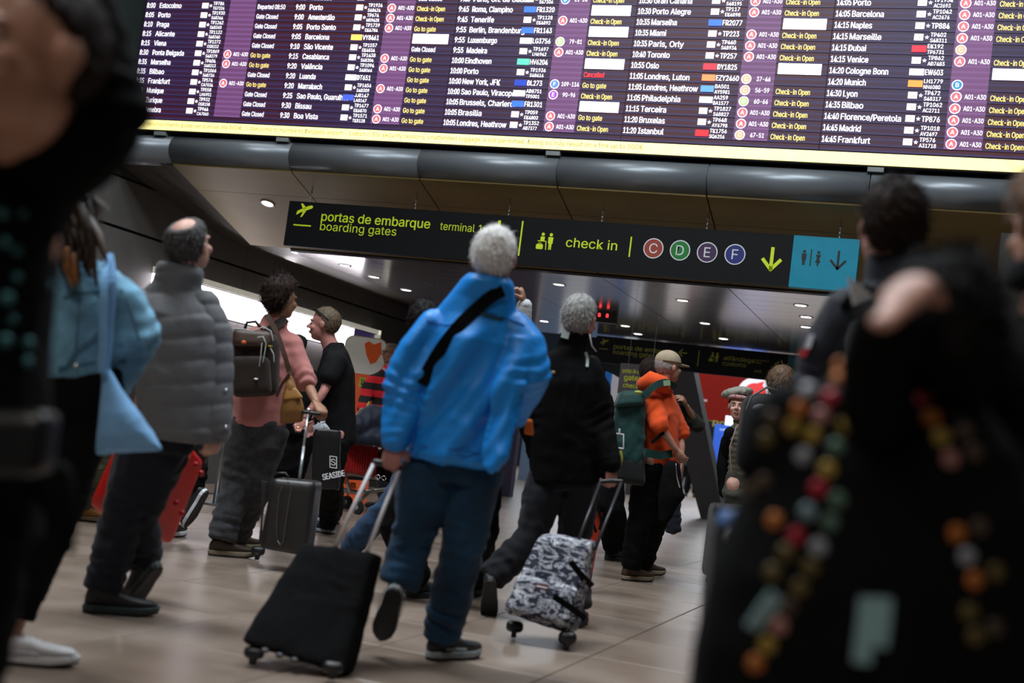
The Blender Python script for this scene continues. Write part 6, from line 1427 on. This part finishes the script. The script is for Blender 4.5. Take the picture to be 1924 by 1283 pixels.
for P_ in ([(1640, 545), (1632, 570), (1628, 595)], [(1800, 545), (1812, 570), (1810, 595)]):
    pts = on(t2, P_, .01)
    if len(pts) > 2: strap('shoulder_strap', pts, .05, -FW, BLACKCLOTH, nb, .012)
TL = mat('teal_print', (.02, .20, .17), .5)
for P_ in ([(1627, 604), (1622, 618), (1616, 632)], [(1634, 628), (1643, 634), (1640, 645), (1628, 644)]): part('teal_emblem', G().tube([at(x, y, 3.07) for x, y in P_], .004, 6), TL, nb, smooth=True)
part('white_tag', G().soft(hexa([at(1668, 645, 3.06), at(1682, 645, 3.06), at(1684, 617, 3.06), at(1666, 617, 3.06)], AWAY*.01), (.3, .4, .3)), mat('tag_pale', (.5, .5, .55), .5), nb, smooth=True)
patch('white_flash', [(1522, 632), (1532, 630), (1524, 655), (1514, 655)], mat('flash_white', (.45, .45, .5), .6), .006, 'white band on the sleeve'); patch('red_flash', [(1514, 654), (1524, 655), (1514, 672), (1502, 664)], mat('flash_red', (.5, .02, .03), .6), .006, 'red band on the sleeve')
# ---------------------------------------------------------------- far right edge figure
fr = person(2.4, dict(head=(1990, 430, 0), nk=(1985, 530, 0), sl=(1935, 590, 0), sr=(2120, 590, 0), el=(1915, 760, 0), wl=(1925, 900, 0), er=(2150, 760, 0), wr=(2150, 900, 0), hl=(1990, 950, 0), hr=(2080, 950, 0), kl=(1990, 1250, 0), kr=(2080, 1250, 0), al=(1990, 1560, 0), ar=(2080, 1560, 0)),
    'dark figure cut off by the right edge of the picture', look=(-10, 0), hs=1.0, hairspec=dict(M=mat('ginger_brown_hair', (.14, .06, .02), .6, var=.4, vs=40), style='full', thick=.03, strands=900, ln=.04),
    top=dict(M=COATK, rings=[(-.2, .14, .12, 0, 0), (0, .14, .12, 0, 0), (.5, .14, .12, 0, 0), (.85, .14, .11, 0, 0)], sr=(.06, .055, .045), collar=.04), trousers=dict(M=BLACKCLOTH, r=(.08, .07, .06)), shoes=None)
# ---------------------------------------------------------------- near person in the sequined poncho
DN = 1.62
ch = person(DN, dict(head=(1765, 660, 0), nk=(1745, 775, .0), sl=(1640, 830, 0), sr=(1830, 835, 0), el=(1560, 980, 0), wl=(1560, 1130, 0), er=(1860, 980, 0), wr=(1870, 1120, 0), hl=(1620, 1240, 0), hr=(1760, 1245, 0), kl=(1600, 1640, 0), kr=(1750, 1640, 0), al=(1590, 2000, 0), ar=(1740, 2000, 0)),
    'blurred person with dark curly hair in a black wrap dotted with coloured sequins', look=(15, -5), hs=.72, skin=SKIN,
    hairspec=dict(M=KHAIR, style='curly', thick=.03, strands=2500, ln=.04, amp=.012, freq=40), trousers=dict(M=BLACKCLOTH, w=.12, d=.1, r=(.07, .06, .055)), shoes=None)
g = G(); rows = []
for cx, cy, hw, dp in ((1745, 742, 55, .05), (1730, 770, 120, .085), (1700, 830, 215, .11), (1680, 950, 280, .13), (1660, 1100, 318, .145), (1645, 1260, 345, .155), (1635, 1420, 350, .16)):
    rows.append(ellring(at(cx, cy, DN), R0, AWAY, hw*DN/F, dp, 36, 2.1))
g.loft(rows); 
# the raised left shoulder and the full black hair at right
g.tube([at(1640, 860, DN-.02), at(1560, 770, DN-.02), at(1500, 760, DN), at(1450, 880, DN)], [.07, .052, .045, .05], 14)
g.tube([at(1870, 690, DN+.1), at(1900, 850, DN+.08), at(1890, 1050, DN+.05)], [.05, .07, .08], 14)
g.tube([at(1590, 700, DN+.0), at(1680, 690, DN+.0), at(1740, 740, DN)], [.022, .030, .04], 12)
wrap = part('black_wrap', g, COATK, ch['E'], vox=.011, it=4, wr=.008, wf=(8, 8, 5))
o = person.__name__
tw = bvh(wrap)
SEQ = {'o': (.62, .20, .04), 'y': (.48, .33, .06), 'w': (.42, .45, .52), 'p': (.55, .26, .24), 'r': (.50, .02, .05), 'g': (.12, .22, .17), 'k': (.10, .07, .05), 'b': (.25, .36, .42), 'd': (.16, .12, .04)}
dots = [(1532, 702, 'y'), (1580, 688, 'o'), (1577, 712, 'o'), (1615, 684, 'y'), (1657, 678, 'o'), (1702, 688, 'p'), (1518, 735, 'w'), (1560, 748, 'r'), (1502, 768, 'o'), (1543, 782, 'p'), (1602, 768, 'o'), (1490, 802, 'y'), (1528, 818, 'y'), (1590, 800, 'y'),
    (1572, 840, 'g'), (1510, 857, 'w'), (1555, 883, 'y'), (1538, 918, 'r'), (1518, 962, 'b'), (1574, 940, 'g'), (1456, 978, 'o'), (1560, 982, 'g'), (1496, 1008, 'r'), (1538, 1028, 'w'), (1477, 1038, 'd'), (1452, 1076, 'd'), (1523, 1066, 'd'), (1503, 1105, 'd'),
    (1482, 1140, 'k'), (1464, 1176, 'p'), (1442, 1212, 'y'), (1420, 1246, 'o'), (1735, 752, 'r'), (1750, 785, 'o'), (1768, 822, 'y'), (1785, 862, 'p'), (1812, 812, 'k'), (1830, 850, 'k'), (1797, 1002, 'o'), (1840, 990, 'k'), (1816, 1046, 'w'), (1830, 1090, 'o'), (1870, 1075, 'd'), (1820, 1150, 'd'), (1832, 1195, 'd'), (1868, 1180, 'k'), (1440, 825, 'd'), (1452, 787, 'k'), (1436, 905, 'k'), (1412, 780+140, 'k')]
for x, y, k in dots:
    l_, n_ = hit(tw, x, y)
    if l_ is None: continue
    n_ = nz(n_*.5-FW*.5); a_ = nz(np.cross(n_, UP)); part('sequin', G().ell(l_+n_*.002, (.0105, .0105, .003), V([a_, np.cross(n_, a_), n_]), 14, 6), mat('sequin_'+k, SEQ[k], .35, metal=.15), ch['E'], smooth=True)
REF = mat('reflective_teal_strip', (.34, .56, .60), .35)
for P_, wd in (([(1632, 1122), (1626, 1180), (1618, 1245)], .021), ([(1658, 1122), (1655, 1165), (1648, 1215)], .021), ([(1462, 1118), (1440, 1148), (1418, 1182)], .020)):
    pts = on(tw, P_, .004)
    if len(pts) > 2: strap('reflective_strip', pts, wd, -FW, REF, ch['E'], .004)
# the hand laid over the hair, and its forearm
def rhand():
    g = G(); w_ = at(1672, 590, 1.45)
    hand_geo(g, w_, nz(at(1738, 518, 1.5)-w_), nz(UP*-.6+AWAY*.5+R0*.5), AWAY, .72, 38)
    part('raised_hand', g, SKIN2, ch['E'], vox=.004, it=2, label='bare hand raised over the hair')
rhand()
part('raised_sleeve', G().tube([at(1655, 610, 1.47), at(1640, 680, 1.5), at(1650, 790, 1.55)], [.034, .038, .045], 14), COATK, ch['E'], smooth=True)
# black case with a blue tag at the foot of the wrap
o = empty('black_cabin_case', at(1385, 1180, 2.3), 'black case with a blue top and white ring badge left of the sequined wrap', 'suitcase')
part('shell', G().soft(hexa([at(1325, 1290, 2.25), at(1440, 1300, 2.25), at(1452, 985, 2.3), at(1345, 968, 2.3)], AWAY*.12), (.3, .4, .15)), cloth('case_nylon', (.010, .010, .011), .6), o, smooth=True)
part('blue_top', G().soft(hexa([at(1352, 988, 2.24), at(1405, 992, 2.24), at(1402, 962, 2.26), at(1358, 960, 2.26)], AWAY*.05), (.4, .5, .5)), mat('blue_plastic', (.02, .10, .32), .5), o, smooth=True)
c = at(1372, 1010, 2.23); g = G(); g.tube([c+(R0*math.cos(t)*.012+CU*math.sin(t)*.016) for t in np.linspace(0, 2*PI, 15)], .003, 6, ends=False).ell(c, (.006, .003, .009), V([R0, AWAY, UP])); part('ring_badge', g, PW_, o, smooth=True)
# suitcase between the floor gap and the wrap (farther)
o = suitcase('dark_trolley_case', 'dark trolley case standing before the beret wearer', [at(1326, 1085, 7.6), at(1400, 1092, 7.6), at(1406, 950, 7.6), at(1342, 946, 7.6)], AWAY*.22, cloth('case_nylon', (.010, .010, .011), .6), (.25, .4, .15), wheels=((onz(1335, 1096, .035), nz(R0), .032), (onz(1392, 1102, .035), nz(R0), .032)))
# ---------------------------------------------------------------- people seen only as legs, far groups
lg1 = person(8.9, dict(head=(180, 560, 0), nk=(180, 595, 0), sl=(140, 615, 0), sr=(215, 618, 0), el=(135, 690, 0), wl=(140, 750, 0), er=(218, 690, 0), wr=(215, 750, 0), hl=(160, 770, 0), hr=(200, 772, 0), kl=(150, 870, 0), kr=(185, 870, 0)),
    'person in tan boots and khaki trousers behind the denim jacket', look=(0, 0), hs=.95, hairspec=dict(M=KHAIR, strands=200),
    top=dict(M=BLACKCLOTH, rings=[(-.1, .17, .13, 0, 0), (0, .17, .13, 0, 0), (.5, .16, .13, 0, 0), (.85, .16, .12, 0, 0)]), trousers=dict(M=cloth('khaki', (.10, .10, .06)), r=(.09, .075, .07)),
    shoes=dict(M=mat('tan_boot', (.32, .14, .03), .6), S=BSOLE, style='boot', l=('F', 132, 976, 70), r=('F', 160, 968, 60)))
lg2 = person(9.9, dict(head=(222, 575, 0), nk=(222, 605, 0), sl=(190, 622, 0), sr=(255, 624, 0), el=(188, 690, 0), wl=(190, 745, 0), er=(258, 690, 0), wr=(255, 745, 0), hl=(185, 775, 0), hr=(215, 778, 0), kl=(178, 865, 0), kr=(208, 865, 0)),
    'person in dark blue trousers half hidden by the tote bag', look=(0, 0), hs=.9, hairspec=dict(M=KHAIR, strands=200),
    top=dict(M=NAVYJ, rings=[(-.1, .16, .13, 0, 0), (0, .16, .13, 0, 0), (.5, .14, .13, 0, 0), (.85, .14, .12, 0, 0)], sr=(.07, .06, .05)), trousers=dict(M=cloth('blue_trousers', (.015, .03, .07)), r=(.09, .075, .07)), shoes=dict(M=SHOEK, S=SOLEK, l=('F', 170, 955, 20), r=('F', 205, 955, 20)))
lg3 = person(8.8, dict(head=(330, 590, 0), nk=(330, 625, 0), sl=(295, 645, 0), sr=(365, 648, 0), el=(292, 720, 0), wl=(300, 775, 0), er=(368, 720, 0), wr=(365, 775, 0), hl=(320, 800, 0), hr=(360, 802, 0), kl=(315, 900, 0), kr=(372, 888, -.05)),
    'person in black sneakers with white soles stepping behind the red case', look=(0, 0), hs=.9, hairspec=dict(M=KHAIR, strands=200),
    top=dict(M=BLACKCLOTH, rings=[(-.1, .15, .13, 0, 0), (0, .15, .13, 0, 0), (.5, .14, .13, 0, 0), (.85, .14, .12, 0, 0)], sr=(.07, .06, .05)), trousers=dict(M=BLACKCLOTH, r=(.09, .07, .06)), shoes=dict(M=SHOEK, S=mat('white_sole', (.7, .72, .75), .5), l=('F', 310, 1010, 10), r=('U', (390, 925, 8.7), (352, 994, 8.75), nz(-R0*.8+UP*.55+AWAY*.2)), s=1.02))
# queue posts
for i, (x, y, wh) in enumerate(((404, 948, 'right of the lifted sneaker'), (378, 925, 'behind the red case'))):
    b = onz(x, y, 0); o = empty('queue_post', b, 'chrome queue barrier post '+wh, 'barrier post', 'queue posts')
    part('pole', G().tube([b+UP*.02, b+UP*.95], .028, 14, ends=False), mat('post_steel', (.3, .31, .32), .3, .9), o, smooth=True); part('base', G().tube([b+UP*.002, b+UP*.02], .16, 24, ends=False), mat('post_steel', (.3, .31, .32), .3, .9), o); part('cap', G().tube([b+UP*.94, b+UP*1.0], .036, 14), BLACKPLASTIC, o, smooth=True)
# people far down the hall
for i, (x, D_, lab) in enumerate(((1302, 38, 'tiny standing person in black far down the hall'), (1286, 41, 'tiny person in blue far down the hall at the hoodie edge'))):
    f0 = at(x, 900, D_); f0[2] = 0; q = proj = None
    def px(z, dx=0):
        p = V([f0[0], f0[1], z])+R0*dx; d = p-CP; zz = d@FW; return (W/2+F*(d@CR)/zz, H/2-F*(d@CU)/zz, zz-D_)
    person(D_, dict(head=px(1.62), nk=px(1.45), sl=px(1.4, -.2), sr=px(1.4, .2), el=px(1.12, -.26), wl=px(.95, -.15), er=px(1.12, .26), wr=px(.95, .15), hl=px(.92, -.09), hr=px(.92, .09), kl=px(.5, -.1), kr=px(.5, .1), al=px(.09, -.1), ar=px(.09, .1)),
        lab, look=(170, 0), hairspec=dict(M=KHAIR, strands=0), shoes=dict(M=SHOEK, S=SOLEK, l=('U', (*px(0, -.13)[:2], D_), (*px(0, -.13-.1)[:2], D_-.25), 'z'), r=('U', (*px(0, .07)[:2], D_), (*px(0, .12)[:2], D_-.27), 'z')), top=dict(M=(BLACKCLOTH, cloth('blue_trousers', (.015, .03, .07)))[i], rings=[(-.1, .17, .12, 0, 0), (0, .17, .12, 0, 0), (.5, .17, .12, 0, 0), (.85, .18, .12, 0, 0)]), trousers=dict(M=BLACKCLOTH, r=(.10, .08, .07)))
